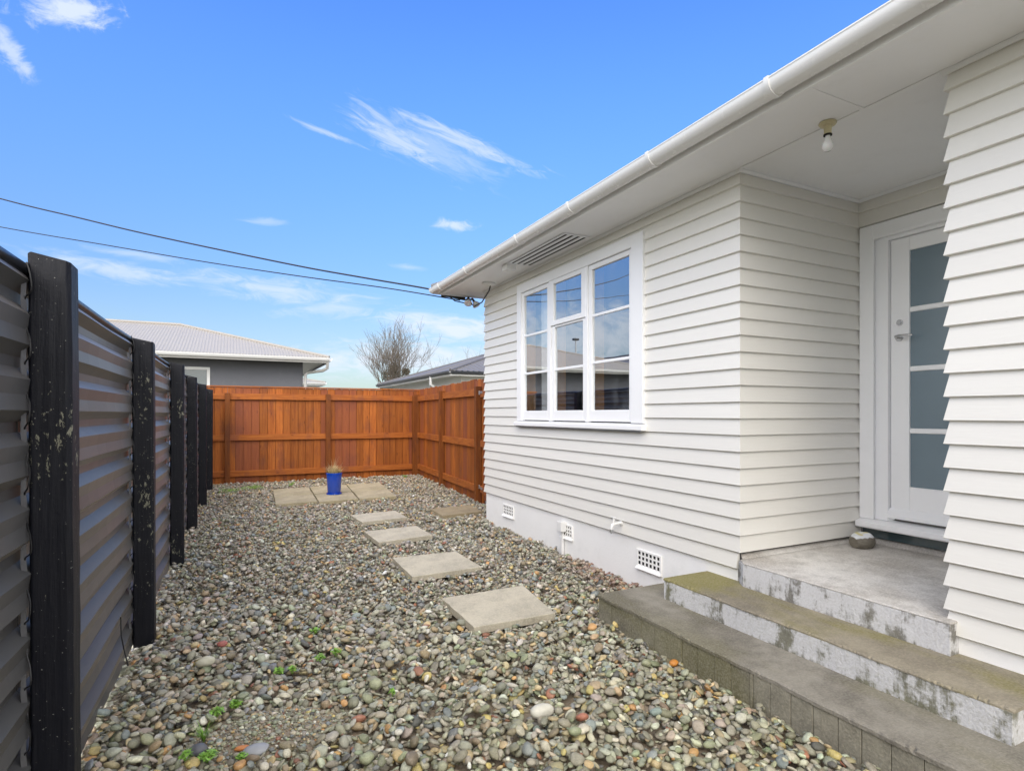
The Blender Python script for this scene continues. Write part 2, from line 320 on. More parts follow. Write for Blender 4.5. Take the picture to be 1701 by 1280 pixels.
def sheet_metal():
    m, t, b = newmat("charcoal_coated_steel"); p = obco(t)
    c = t.mix(t.noise(t.scale(p, (1, .3, 1)), 2.5, 4), c4((0.070, 0.072, 0.075)), c4((0.095, 0.096, 0.098)))
    smu = t.m('MULTIPLY', t.sm(t.noise(t.scale(p, (1, .35, 1)), 7, 7, .7), .56, .78), .22)
    t.link(t.mix(smu, c, c4((0.13, 0.125, 0.115))), b.inputs['Base Color']); b.inputs['Roughness'].default_value = 0.5; b.inputs['Specular IOR Level'].default_value = 0.2
    nrm = t.bump(t.noise(t.scale(p, (1, .25, 1)), 4, 3), 0.06, 0.03); t.link(nrm, b.inputs['Normal'])
    g = t.n('ShaderNodeBsdfGlossy'); g.inputs['Color'].default_value = (1.0, 0.88, 0.73, 1); t.link(nrm, g.inputs['Normal'])
    t.link(t.m('MULTIPLY_ADD', t.noise(p, 9, 5), 0.12, 0.34), g.inputs['Roughness'])
    lw = t.n('ShaderNodeLayerWeight'); lw.inputs['Blend'].default_value = 0.5
    f = t.m('MULTIPLY_ADD', t.m('POWER', lw.outputs['Facing'], 7.0), 0.66, 0.012, clamp=True)
    mx = t.n('ShaderNodeMixShader'); t.link(f, mx.inputs[0]); t.link(b.outputs[0], mx.inputs[1]); t.link(g.outputs[0], mx.inputs[2])
    o = [q for q in m.node_tree.nodes if q.type == 'OUTPUT_MATERIAL'][0]; t.link(mx.outputs[0], o.inputs[0]); return m
M['sheet'] = sheet_metal()
M['blue'] = paint("blue_glazed_ceramic", (0.006, 0.055, 0.42), 0.12, 0.1, 0.1, (0.02, 0.10, 0.5), 0.05, 8, 0.8)
M['leaf'] = paint("weed_leaf", (0.22, 0.42, 0.06), 0.5, 0.4, 0, nb=0, sc=40)
M['straw'] = paint("dry_grass_blade", (0.55, 0.44, 0.24), 0.7, 0.3, 0, nb=0, sc=30)
M['straw_green'] = paint("succulent_leaf", (0.20, 0.26, 0.10), 0.6, 0.3, 0, nb=0, sc=30)
M['bark'] = paint("pale_bark", (0.14, 0.115, 0.09), 0.9, 0.3, 0.5, (0.10, 0.085, 0.07), 0.5, 3)
M['twig'] = paint("bare_twigs", (0.15, 0.125, 0.10), 0.9, 0.3, 0, nb=0)
M['evergreen'] = paint("evergreen_foliage", (0.06, 0.062, 0.030), 0.9, 0.5, 0.5, (0.10, 0.06, 0.03), 0, 3)
def rock_mat():
    m, t, b = newmat("painted_rock"); p = obco(t)
    z = t.n('ShaderNodeSeparateXYZ'); t.link(p, z.inputs[0])
    n = t.noise(p, 14, 5, .6)
    base = t.mix(t.noise(t.scale(p, (1, 1, 3)), 30, 6), c4((0.09, 0.08, 0.06)), c4((0.24, 0.215, 0.17)))
    up = t.sm(t.m('ADD', z.outputs[2], t.m('MULTIPLY', n, 0.07)), 0.106, 0.113)
    pc = t.mix(t.sm(t.noise(p, 9, 2), .48, .56), c4((0.70, 0.72, 0.74)), c4((0.62, 0.55, 0.25)))
    t.link(t.mix(up, base, pc), b.inputs['Base Color']); b.inputs['Roughness'].default_value = 0.6
    t.link(t.bump(t.noise(p, 40, 6), .6, .006), b.inputs['Normal']); return m
M['rock'] = rock_mat()

# ------------------------------------------------------------------ object helpers
ROOT = {}
def tag(o, label=None, cat=None, group=None, kind=None):
    if label: o['label'] = label
    if cat: o['category'] = cat
    if group: o['group'] = group
    if kind: o['kind'] = kind
    return o
def thing(name, loc, label, cat, group=None):
    o = bpy.data.objects.new(name, None); COL.objects.link(o); o.location = loc; o.empty_display_size = 0.1
    ROOT[o.name] = Vector(loc); return tag(o, label, cat, group)
class MB:
    def __init__(s): s.v = []; s.f = []
    def add(s, vs, fs):
        k = len(s.v); s.v += [tuple(q) for q in vs]; s.f += [tuple(i+k for i in f) for f in fs]; return s
    def box(s, x0, x1, y0, y1, z0, z1):
        if x0 > x1: x0, x1 = x1, x0
        if y0 > y1: y0, y1 = y1, y0
        if z0 > z1: z0, z1 = z1, z0
        return s.add([(x0,y0,z0),(x1,y0,z0),(x1,y1,z0),(x0,y1,z0),(x0,y0,z1),(x1,y0,z1),(x1,y1,z1),(x0,y1,z1)],
                     [(0,3,2,1),(4,5,6,7),(0,1,5,4),(1,2,6,5),(2,3,7,6),(3,0,4,7)])
    def obox(s, c, ax, ay, hx, hy, z0, z1):   # oriented box: centre (x,y), unit axis vector, half sizes
        px, py = -ax[1], ax[0]
        cs = [(c[0]+sx*hx*ax[0]+sy*hy*px, c[1]+sx*hx*ax[1]+sy*hy*py) for sx, sy in ((-1,-1),(1,-1),(1,1),(-1,1))]
        return s.prism(cs, z0, z1)
    def prism(s, poly, z0, z1):
        n = len(poly)
        vs = [(p[0], p[1], z0) for p in poly]+[(p[0], p[1], z1) for p in poly]
        return s.add(vs, [tuple(range(n-1, -1, -1)), tuple(range(n, 2*n))]+[(i, (i+1) % n, n+(i+1) % n, n+i) for i in range(n)])
    def tube(s, pts, rad, n=8, caps=True):
        pts = [Vector(p) for p in pts]; m = len(pts)
        rad = rad if isinstance(rad, (list, tuple)) else [rad]*m
        k = len(s.v); up = None
        for i in range(m):
            d = (pts[min(i+1, m-1)]-pts[max(i-1, 0)])
            d = d.normalized() if d.length > 1e-9 else Vector((0,0,1))
            if up is None or abs(d.dot(up)) > .95:
                up = Vector((0, 0, 1)) if abs(d.z) < 0.9 else Vector((1, 0, 0))
            a = d.cross(up).normalized(); b = a.cross(d).normalized(); up = b
            for j in range(n):
                t = 2*PI*j/n; s.v.append(tuple(pts[i]+(a*math.cos(t)+b*math.sin(t))*rad[i]))
        for i in range(m-1):
            for j in range(n): s.f.append((k+i*n+j, k+i*n+(j+1) % n, k+(i+1)*n+(j+1) % n, k+(i+1)*n+j))
        if caps:
            s.f.append(tuple(k+j for j in range(n-1, -1, -1))); s.f.append(tuple(k+(m-1)*n+j for j in range(n)))
        return s
    def lathe(s, c, prof, n=24):
        k = len(s.v); m = len(prof)
        for r, z in prof:
            for j in range(n):
                t = 2*PI*j/n; s.v.append((c[0]+r*math.cos(t), c[1]+r*math.sin(t), c[2]+z))
        for i in range(m-1):
            for j in range(n): s.f.append((k+i*n+j, k+i*n+(j+1) % n, k+(i+1)*n+(j+1) % n, k+(i+1)*n+j))
        s.f.append(tuple(k+j for j in range(n-1, -1, -1))); s.f.append(tuple(k+(m-1)*n+j for j in range(n)))
        return s
    def sweep(s, path, prof, closed=True):
        """profile of (outward offset, z) along a plan path; outward = right of the heading, mitred"""
        P = [Vector((p[0], p[1])) for p in path]; m = len(P); ns = []
        for i in range(m-1):
            d = (P[i+1]-P[i]).normalized(); ns.append(Vector((d.y, -d.x)))
        k = len(s.v); q = len(prof)
        for i in range(m):
            if i == 0: o = ns[0]
            elif i == m-1: o = ns[-1]
            else: o = (ns[i-1]+ns[i])/(1+ns[i-1].dot(ns[i]))
            for (a, z) in prof: s.v.append((P[i].x+o.x*a, P[i].y+o.y*a, z))
        for i in range(m-1):
            for j in range(q if closed else q-1):
                s.f.append((k+i*q+j, k+i*q+(j+1) % q, k+(i+1)*q+(j+1) % q, k+(i+1)*q+j))
        if closed:
            s.f.append(tuple(k+j for j in range(q))); s.f.append(tuple(k+(m-1)*q+j for j in range(q-1, -1, -1)))
        return s
    def build(s, name, mat, parent=None, bevel=0.0, smooth=False, recalc=True, label=None):
        off = Vector((0, 0, 0)); r = parent
        while r is not None:
            if r.name in ROOT: off = ROOT[r.name]
            r = r.parent
        if parent is None:      # top-level mesh: its origin goes to the middle of its base
            a = np.array(s.v); off = Vector(((a[:,0].min()+a[:,0].max())/2, (a[:,1].min()+a[:,1].max())/2, a[:,2].min()))
        me = bpy.data.meshes.new(name)
        me.from_pydata([(v[0]-off.x, v[1]-off.y, v[2]-off.z) for v in s.v], [], s.f); me.update()
        if recalc:
            bm = bmesh.new(); bm.from_mesh(me); bmesh.ops.recalc_face_normals(bm, faces=bm.faces); bm.to_mesh(me); bm.free()
        me.materials.append(mat)
        o = bpy.data.objects.new(name, me); COL.objects.link(o)
        if parent is not None: o.parent = parent
        else: o.location = off
        if smooth:
            me.polygons.foreach_set('use_smooth', [True]*len(me.polygons))
            me.set_sharp_from_angle(angle=R(40))
        if bevel:
            b = o.modifiers.new('bevel', 'BEVEL'); b.width = bevel; b.segments = 2; b.limit_method = 'ANGLE'; b.angle_limit = R(40)
        if label: o['label'] = label
        return o

# ------------------------------------------------------------------ setting: the ground
FX = lambda y: -0.565+0.0185*(y-2.3)       # yard-side left edge line of the black fence posts
g = MB().add([(-900,-900,-.13),(900,-900,-.13),(900,900,-.13),(-900,900,-.13)], [(0,1,2,3)]).build('ground', M['grass'], recalc=False); tag(g, kind='structure')
sp = MB()
nx, ny = 50, 150
def soil_h(x, y):
    d = math.exp(-(((x-0.16)/0.36)**2+((y-2.78)/0.24)**2)**2)
    return -0.062+0.050*d+0.010*math.sin(x*9)*math.sin(y*7+1)*d
for j in range(ny+1):
    for i in range(nx+1):
        x = -0.75+4.85*i/nx; y = -1.5+14.6*j/ny
        if i: x = x
        sp.v.append((x, y, soil_h(x, y)))
for j in range(ny):
    for i in range(nx): a = j*(nx+1)+i; sp.f.append((a, a+1, a+nx+2, a+nx+1))
tag(sp.build('soil', M['soil'], recalc=False, smooth=False), kind='structure')

# ------------------------------------------------------------------ the house
house = thing('weatherboard_house', (3.08, 2.77, 0), 'cream weatherboard house with recessed porch and white window, filling the right side', 'house')
BZ, BE = 0.365, 0.1118
XW = 3.08
wy0, wy1 = 3.79, 5.94      # window opening behind the casing
def board_prof(z, last=False):
    h = BE if not last else 3.03-z
    return [(0.0, z+0.002), (0.010, z-0.006), (0.029, z-0.003), (0.0315, z), (0.030, z+0.004), (0.012, z+h-0.004 if not last else z+h), (0.0, z+h-0.004 if not last else z+h)]
wb = MB()
for k in range(24):
    z = BZ+BE*k; last = k == 23; pr = board_prof(z, last)
    hasret = k >= 1
    far = [(9.5, 6.99), (XW, 6.99)]
    main_near = [(XW, 2.77)]
    ret = [(4.344, 2.77)] if hasret else []
    abovehead = z > 2.80
    if abovehead and hasret: ret = [(4.344, 2.77), (4.344, 1.50), (XW, 1.50), (XW, -2.5)]
    inwin = (z+BE > 1.36) and (z < 2.80)
    if inwin:
        wb.sweep(far+[(XW, wy1)], pr); wb.sweep([(XW, wy0)]+main_near+ret, pr)
    else: wb.sweep(far+main_near+ret, pr)
    if not (abovehead and hasret):
        wb.sweep([(4.344, 1.50), (XW, 1.50), (XW, -2.5)], pr)
wb.build('weatherboard_cladding', M['board'], house)
# backing wall (keeps light out) with the window and door openings left free
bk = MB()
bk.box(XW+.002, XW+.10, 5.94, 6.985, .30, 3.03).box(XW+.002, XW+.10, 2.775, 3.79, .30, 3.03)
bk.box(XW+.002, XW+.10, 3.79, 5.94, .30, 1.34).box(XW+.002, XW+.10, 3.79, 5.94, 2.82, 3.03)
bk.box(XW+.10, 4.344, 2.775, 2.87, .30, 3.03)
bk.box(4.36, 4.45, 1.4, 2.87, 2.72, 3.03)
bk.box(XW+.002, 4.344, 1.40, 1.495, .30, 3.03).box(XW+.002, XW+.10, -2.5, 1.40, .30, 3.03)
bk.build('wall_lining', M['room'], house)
fd = MB().sweep([(9.5, 6.985), (3.074, 6.985), (3.074, 2.78), (4.32, 2.78)], [(0, -.12), (0, .366), (-.07, .366), (-.08, -.12)])
fd.sweep([(4.32, 1.49), (3.074, 1.49), (3.074, -2.5)], [(0, -.12), (0, .366), (-.07, .366), (-.08, -.12)])
fo = fd.build('foundation', M['found'], house)
# soffit + fascia + scotia + battens
sf = MB(); sf.prism([(2.60,-2.5),(4.44,-2.5),(4.44,2.9),(9.5,2.9),(9.5,7.40),(2.60,7.40)], 3.032, 3.045)
so = sf.build('soffit', M['soffit'], house)
tr = MB()
tr.sweep([(9.5,6.99),(XW,6.99),(XW,2.77),(4.344,2.77),(4.344,1.50),(XW,1.50),(XW,-2.5)], [(0.012,3.012),(0.034,3.006),(0.040,3.022),(0.040,3.0315),(0.012,3.0315)])
tr.build('scotia_trim', M['soffit'], so, bevel=.002)
for b_ in ((3.035, 3.055, 1.50, 2.735, 3.027, 3.0315), (2.605, 3.035, 1.900, 1.925, 3.027, 3.0315), (2.605, 3.04, 5.60, 5.612, 3.029, 3.0315)):
    MB().box(*b_).build('joint_batten', M['soffit'], so)
fa = MB().sweep([(9.5,7.40),(2.60,7.40),(2.60,-2.5)], [(0,3.018),(0.02,3.018),(0.02,3.125),(0,3.125)])
fa.build('fascia', M['trim'], house, bevel=.002)
# half-round gutter
gx = 2.52
def half(r, n=14, zc=3.098, o0=0.08): return [(o0+r*math.cos(PI+PI*i/n), zc+r*math.sin(PI+PI*i/n)) for i in range(n+1)]
outp = half(.063); inn = half(.0595)[::-1]
bead = [(0.08+.063, 3.101), (0.08+.067, 3.106), (0.08+.066, 3.112), (0.08+.0585, 3.108)]
gu = MB().sweep([(9.5,7.40),(2.60,7.40),(2.60,-2.5)], outp+bead+inn)
guo = gu.build('gutter', M['gutter'], house, smooth=True)
for i, y in enumerate([-0.2, 0.9, 2.04, 2.97, 3.96, 4.91, 6.24, 7.17]):
    b = MB()
    ring = half(.0695, 16)+[(0.08+.0685, 3.117), (0.08+.0625, 3.117)]+half(.0632, 16)[::-1]
    b.sweep([(2.60, y+.014), (2.60, y-.014)], ring)
    b.build('gutter_bracket', M['gutter'], guo, smooth=True)
for x in (2.72, 3.4, 4.6):
    b = MB(); ring = half(.0695, 16)+[(0.08+.0685, 3.117), (0.08+.0625, 3.117)]+half(.0632, 16)[::-1]
    b.sweep([(x+.014, 7.40), (x-.014, 7.40)], ring); b.build('gutter_bracket', M['gutter'], guo, smooth=True)

def hip_roof(x0, x1, y0, y1, z, pitch, amp=.010, per=.076, thick=.0, step=4):
    """four corrugated planes over the eave rectangle"""
    mb = MB(); tp = math.tan(pitch); w, d = x1-x0, y1-y0; hw = min(w, d)/2
    def plane(L, org, ux, vy):
        n = max(8, int(L/per)*step); top = []
        k = len(mb.v)
        for i in range(n+1):
            t = L*i/n; run = min(t, L-t, hw); dz = amp*math.cos(2*PI*t/per)
            for q in (0.0, run):
                mb.v.append((org[0]+ux[0]*t+vy[0]*q, org[1]+ux[1]*t+vy[1]*q, z+q*tp+dz))
        for i in range(n): mb.f.append((k+2*i, k+2*i+2, k+2*i+3, k+2*i+1))
    plane(w, (x0, y0), (1, 0), (0, 1)); plane(w, (x1, y1), (-1, 0), (0, -1))
    plane(d, (x1, y0), (0, 1), (-1, 0)); plane(d, (x0, y1), (0, -1), (1, 0))
    caps = MB(); zr = z+hw*tp+amp
    if w >= d: a, b = (x0+hw, y0+hw), (x1-hw, y0+hw)
    else: a, b = (x0+hw, y0+hw), (x0+hw, y1-hw)
    caps.tube([(a[0], a[1], zr), (b[0], b[1], zr+.001)], .05, 8)
    for c, e in (((x0,y0), a), ((x1,y0), b if w >= d else a), ((x1,y1), b), ((x0,y1), a if w >= d else b)):
        caps.tube([(c[0], c[1], z+amp), (e[0], e[1], zr)], .045, 8)
    return mb, caps
rf, rc = hip_roof(2.495, 10.2, -4.5, 7.50, 3.128, R(16), .006, .076)
ro = rf.build('roof', M['roof_dark'], house, recalc=False, smooth=False); rc.build('ridge_cap', M['roof_dark'], ro, smooth=True)
# soffit vent: slotted panel
sv = MB(); 
MB().box(2.705, 2.99, 4.41, 5.56, 3.0275, 3.0305).build('slot_shade_panel', M['dark'], so)  # dark panel painted as the shade inside the slots
edges = [2.70, 2.722, 2.786, 2.800, 2.862, 2.876, 2.938, 2.952, 2.99]
for a, b in ((2.70, 2.730), (2.756, 2.794), (2.824, 2.862), (2.892, 2.930), (2.958, 2.992)): sv.box(a, b, 4.43, 5.54, 3.0235, 3.0265)
sv.box(2.70, 2.992, 4.40, 4.43, 3.0235, 3.0265).box(2.70, 2.992, 5.54, 5.57, 3.0235, 3.0265)
sv.build('soffit_vent', M['soffit'], house)
# foundation vents
def fvent(y0, y1, z0, z1, nx=6, nz=3):
    f = MB(); x = 3.0725
    MB().box(x-.0015, x+.004, y0+.004, y1-.004, z0+.004, z1-.004).build('vent_shade_panel', M['dark'], fo)  # dark sheet on the solid face, painted as the shade of a hole
    f.box(x-.010, x, y0-.012, y0+.006, z0-.006, z1+.012).box(x-.010, x, y1-.006, y1+.012, z0-.006, z1+.012)
    f.box(x-.010, x, y0+.006, y1-.006, z1-.004, z1+.012)
    for i in range(1, nx): y = y0+(y1-y0)*i/nx; f.box(x-.0075, x-.002, y-.0075, y+.0075, z0, z1-.004)
    for i in range(1, nz): z = z0+(z1-z0)*i/nz; f.box(x-.0065, x-.003, y0+.006, y1-.006, z-.007, z+.007)
    f.add([(x, y0-.012, z0), (x, y1+.012, z0), (x-.026, y1+.012, z0-.03), (x-.026, y0-.012, z0-.03), (x, y0-.012, z0-.034), (x, y1+.012, z0-.034)],
          [(0,1,2,3),(3,2,5,4),(0,3,4),(1,5,2),(0,4,5,1)])
    return f.build('foundation_vent', M['found'], house)
fvent(3.545, 3.826, .145, .262); fvent(6.168, 6.44, .165, .27, 6, 3); fvent(4.853, 5.05, .165, .27, 5, 3)

# the window
X0 = 3.032
wc = MB()
wc.box(X0, 3.075, 3.72, 3.875, 1.322, 2.90).box(X0, 3.075, 5.895, 6.005, 1.322, 2.90)
wc.box(X0, 3.075, 3.875, 5.895, 2.80, 2.90)
wc.box(X0+.006, 3.12, 5.222, 5.262, 1.322, 2.80).box(X0+.006, 3.12, 4.533, 4.573, 1.322, 2.80)   # mullions
wc.box(X0+.04, 3.12, 3.80, 3.88, 1.322, 2.80).box(X0+.04, 3.12, 5.89, 5.93, 1.322, 2.80).box(X0+.04, 3.12, 3.80, 5.93, 2.79, 2.83)
wo_ = wc.build('window', M['trim'], house, bevel=.003)
MB().sweep([(XW, 6.03), (XW, 3.70)], [(0.0, 1.262), (0.068, 1.262), (0.078, 1.266), (0.078, 1.300), (0.062, 1.312), (-.03, 1.322), (-.03, 1.262)]).build('window_sill', M['trim'], wo_, bevel=.002)
MB().box(3.02, 3.06, 3.74, 6.0, 1.250, 1.261).build('sill_flashing', M['galv'], wo_)
def sash(ya, yb, za, zb, mun, proud=0.0, bot=.105, side=.052, top=.045):
    """sash frame with muntins; ya<yb"""
    s = MB(); xf, xb = 3.050-proud, 3.090-proud
    s.box(xf, xb, ya, ya+side, za, zb).box(xf, xb, yb-side, yb, za, zb)
    s.box(xf, xb, ya+side, yb-side, za, za+bot).box(xf, xb, ya+side, yb-side, zb-top, zb)
    o = s.build('sash', M['trim'], wo_, bevel=.004)
    zs = [za+bot]+[m for m in mun]+[zb-top]
    for m in mun:
        MB().box(xf+.006, xb-.006, ya+side, yb-side, m-.013, m+.013).build('glazing_bar', M['trim'], o, bevel=.004)
    for i in range(len(zs)-1):
        a = zs[i]+(.012 if i else -.002); b = zs[i+1]-(.012 if i < len(zs)-2 else -.002)
        MB().box(xf+.018, xf+.021, ya+side-.002, yb-side+.002, a, b).build('window_pane', M['glass'], o)
sash(5.266, 5.905, 1.330, 2.795, [1.860, 2.293])
sash(4.577, 5.218, 1.330, 2.318, [1.862], top=.018)
sash(4.560, 5.235, 2.322, 2.797, [], proud=.016, bot=.050, side=.075, top=.045)
sash(3.868, 4.529, 1.330, 2.795, [1.878, 2.318])
# timber inside reveals, curtains, dark room
for (ya, yb) in ((5.196, 5.222), (4.505, 4.532), (5.868, 5.889)):
    MB().box(3.096, 3.21, ya, yb, 1.34, 2.80).build('timber_reveal', M['timber_reveal'], house)
MB().box(3.125, 3.26, 3.79, 5.94, 1.31, 1.338).build('window_board', M['timber_reveal'], house)
ct = MB()
def curtain(ya, yb, x, n=90, amp=.03, per=.085):
    k = len(ct.v)
    for i in range(n+1):
        y = ya+(yb-ya)*i/n; xx = x+amp*math.sin(2*PI*(y-ya)/per+.6*math.sin(y*23))
        ct.v += [(xx, y, 1.15), (xx*.3+x*.7, y, 2.85)]
    for i in range(n): a = k+2*i; ct.f.append((a, a+2, a+3, a+1))
curtain(5.36, 5.66, 3.170, amp=.016)
ct.build('curtain', M['curtain'], house, recalc=False, smooth=True)
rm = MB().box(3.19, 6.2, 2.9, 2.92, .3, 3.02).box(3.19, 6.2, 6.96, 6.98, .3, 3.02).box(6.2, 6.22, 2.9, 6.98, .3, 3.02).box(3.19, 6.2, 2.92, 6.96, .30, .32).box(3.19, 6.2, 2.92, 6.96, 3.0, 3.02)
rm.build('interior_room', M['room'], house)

# the door in the porch recess
dr = MB()
dr.box(4.318, 4.40, 2.640, 2.741, .612, 2.813).box(4.318, 4.40, 1.53, 1.60, .612, 2.813)
dr.box(4.318, 4.40, 1.60, 2.640, 2.70, 2.813)
dr.box(4.306, 4.318, 2.628, 2.655, .612, 2.724).box(4.306, 4.318, 1.60, 2.628, 2.700, 2.724)
dr.box(4.345, 4.43, 2.545, 2.640, .612, 2.70).box(4.345, 4.43, 1.60, 1.70, .612, 2.70).box(4.345, 4.43, 1.70, 2.545, 2.676, 2.70)
dfr = dr.build('door_frame', M['trim'], house, bevel=.003)
MB().sweep([(4.344, 2.738), (4.344, 1.53)], [(-.06, .545), (0.075, .548), (0.082, .556), (0.082, .592), (0.02, .609), (-.06, .612)]).build('door_sill', M['trim'], dfr, bevel=.002)
MB().box(4.36, 4.44, 1.52, 2.74, .47, .545).build('under_sill_board', M['farglass'], dfr)
dm = MB(); xa, xb = 4.372, 4.412
dm.box(xa, xb, 2.412, 2.540, .655, 2.673).box(xa, xb, 1.70, 1.875, .655, 2.673)
dm.box(xa, xb, 1.875, 2.412, .655, .875).box(xa, xb, 1.875, 2.412, 2.572, 2.673)
door = dm.build('front_door', M['trim'], house, bevel=.004)
zs = [(.875, 1.278), (1.278, 1.722), (1.722, 2.148), (2.148, 2.572)]
for i, (a, b) in enumerate(zs):
    if i: MB().box(xa+.004, xb-.004, 1.875, 2.412, a-.018, a+.018).build('glazing_bar', M['trim'], door, bevel=.006)
    MB().box(xa+.016, xa+.021, 1.872, 2.415, a+(.018 if i else -.002), b-(.018 if i < 3 else -.002)).build('door_pane', M['doorglass'], door)
MB().sweep([(xa, 2.545), (xa, 1.70)], [(0.0, .640), (0.048, .640), (0.052, .662), (0.046, .672), (0.0, .710)]).build('weather_bar', M['trim'], door, bevel=.002)
hd = MB()
def disc(mb, x, y, z, r, th, n=20):
    k = len(mb.v)
    for xx in (x, x-th):
        for j in range(n): t = 2*PI*j/n; mb.v.append((xx, y+r*math.cos(t), z+r*math.sin(t)))
    for j in range(n): mb.f.append((k+j, k+(j+1) % n, k+n+(j+1) % n, k+n+j))
    mb.f.append(tuple(k+j for j in range(n))); mb.f.append(tuple(k+n+j for j in range(n-1, -1, -1)))
disc(hd, xa, 2.478, 1.952, .026, .010)
hd.tube([(xa-.008, 2.478, 1.955), (xa-.05, 2.478, 1.957), (xa-.058, 2.466, 1.958), (xa-.060, 2.42, 1.960), (xa-.056, 2.36, 1.958)], [.010, .010, .010, .008, .007], 10)
hd.build('door_handle', M['chrome'], door, smooth=True)
lk = MB(); disc(lk, xa, 2.476, 2.062, .022, .008); disc(lk, xa-.008, 2.476, 2.062, .013, .006); lk.build('door_lock', M['chrome'], door, smooth=True)

# ------------------------------------------------------------------ concrete steps
st = thing('concrete_steps', (2.8, 2.0, 0), 'weathered mossy concrete steps leading up to the porch landing', 'steps')
LX, LY = 2.32, 3.336
low = MB()
def slab(mb, x0, x1, y0, y1, z0, z1, wob=.004, ny=220):
    """slab with slightly wavering front edge (x0 side)"""
    k = len(mb.v)
    for j in range(ny+1):
        y = y0+(y1-y0)*j/ny; w = wob*(math.sin(y*7.3)+.6*math.sin(y*17+1)+.35*math.sin(y*41))*.6
        ch = max(0, random.gauss(0, .0022))+(random.uniform(.004, .010) if random.random() < .05 else 0)
        for x, z in ((x0+w, z0), (x0+w+ch*.3, z1-.006-ch*.5), (x0+w+.006+ch, z1-ch*.2), (x0+w*.5+.030, z1), (x1, z1), (x1, z0)): mb.v.append((x, y, z+(w*.4 if z > z0 and x < x1 else 0)))
    for j in range(ny):
        for i in range(6): a = k+6*j+i; b = k+6*j+(i+1) % 6; mb.f.append((a, b, b+6, a+6))
    mb.f.append(tuple(k+i for i in range(6))); mb.f.append(tuple(k+6*ny+i for i in range(5, -1, -1)))
    return mb
lo = slab(low, LX, 3.095, .2, LY, .112, .135, .004).build('lower_step', M['step_low'], st, smooth=False)
lr = MB(); y = .2
while y < LY-.012:
    w = random.choice([.118, .118, .124, .112, .118, .05, .022, .10]); y2 = min(y+w, LY-.004)
    o = random.uniform(0, .006); lr.box(LX+.004+o*.6, LX+.05, y+.0018, y2-.0018, -.10, .1125); y = y2
lr.box(LX+.016, 3.09, .22, LY-.012, -.10, .111)
lr.build('step_riser', M['step_low_riser'], lo, bevel=.002)
mid = slab(MB(), 2.668, 3.094, 1.10, 3.055, .262, .275, .003).build('middle_step', M['step_mid'], st)
MB().box(2.6705, 3.09, 1.104, 3.052, .10, .2625).build('step_riser', M['step_mid_riser'], mid, bevel=.003)
lnd = MB()
lnd.prism([(3.0, 1.475), (4.50, 1.475), (4.50, 2.82), (3.055, 2.745), (3.0, 2.67)], .418, .43)
ld = lnd.build('landing', M['landing'], st, bevel=.006)
MB().prism([(3.002, 1.478), (4.49, 1.478), (4.49, 2.78), (3.05, 2.748), (3.002, 2.673)], .15, .4185).build('step_riser', M['landing_riser'], ld, bevel=.003)
MB().add([(3.10,2.779,.432),(3.10,2.779,.458),(4.34,2.779,.458),(4.34,2.779,.432),(3.06,2.725,.432),(4.34,2.725,.432)], [(0,1,4),(2,3,5),(1,2,5,4),(0,4,5,3),(0,3,2,1)]).build('mortar_fillet', M['landing'], ld)
MB().add([(4.47,1.5,.431),(4.47,2.77,.431),(4.33,2.77,.431),(4.33,1.5,.431),(4.47,1.5,.475),(4.47,2.77,.475),(4.40,2.77,.470),(4.40,1.5,.470)],
         [(0,1,2,3),(4,7,6,5),(3,2,6,7),(0,3,7,4),(1,5,6,2),(0,4,5,1)]).build('mortar_fillet', M['landing'], ld)

# painted rock door stop
def rocky(mb, c, r, seed, sub=3, rough=.25, flat=None):
    bm = bmesh.new(); bmesh.ops.create_icosphere(bm, subdivisions=sub, radius=1.0)
    rr = random.Random(seed); ds = [(Vector((rr.gauss(0,1), rr.gauss(0,1), rr.gauss(0,1))).normalized(), rr.uniform(.72, .95)) for _ in range(9)]
    k = len(mb.v); bm.verts.ensure_lookup_table()
    for v in bm.verts:
        d = v.co.normalized(); q = 1.0
        for n, h in ds:
            t = d.dot(n)
            if t > 0: q = min(q, h/t*1.02)
        q = 1-(1-q)*rough*3.2 if rough < .3 else q
        p = d*q; z = p.z*r[2]
        mb.v.append((c[0]+p.x*r[0], c[1]+p.y*r[1], max(c[2]+z, flat if flat is not None else -9)))
    for f in bm.faces: mb.f.append(tuple(k+v.index for v in f.verts))
    bm.free(); return mb
rk = rocky(MB(), (4.13, 2.60, .475), (.105, .075, .07), 5, 4, .3, .431).build('painted_rock', M['rock'], smooth=True)
tag(rk, 'rock with white and yellow painted top sitting on the porch landing', 'rock')

# ------------------------------------------------------------------ fittings fixed to the house
lb = thing('porch_light', (3.01, 2.09, 3.03), 'bare white bulb in a cream batten holder on the porch ceiling', 'light')
MB().lathe((3.01, 2.09, 3.03), [(.0, .001), (.044, .001), (.046, -.006), (.040, -.014), (.021, -.018), (.019, -.058), (.021, -.060), (.021, -.070), (.0, -.071)]).build('bulb_holder', M['cream_plastic'], lb, smooth=True)
MB().lathe((3.01, 2.09, 3.03), [(.012, -.070), (.014, -.080), (.020, -.100), (.027, -.118), (.029, -.131), (.027, -.145), (.018, -.156), (.0, -.160)]).build('bulb', M['opal'], lb, smooth=True)
MB().lathe((3.01, 2.09, 3.03), [(.0215, -.064), (.0225, -.066), (.0225, -.072), (.013, -.073)]).build('holder_ring', M['dark'], lb, smooth=True)

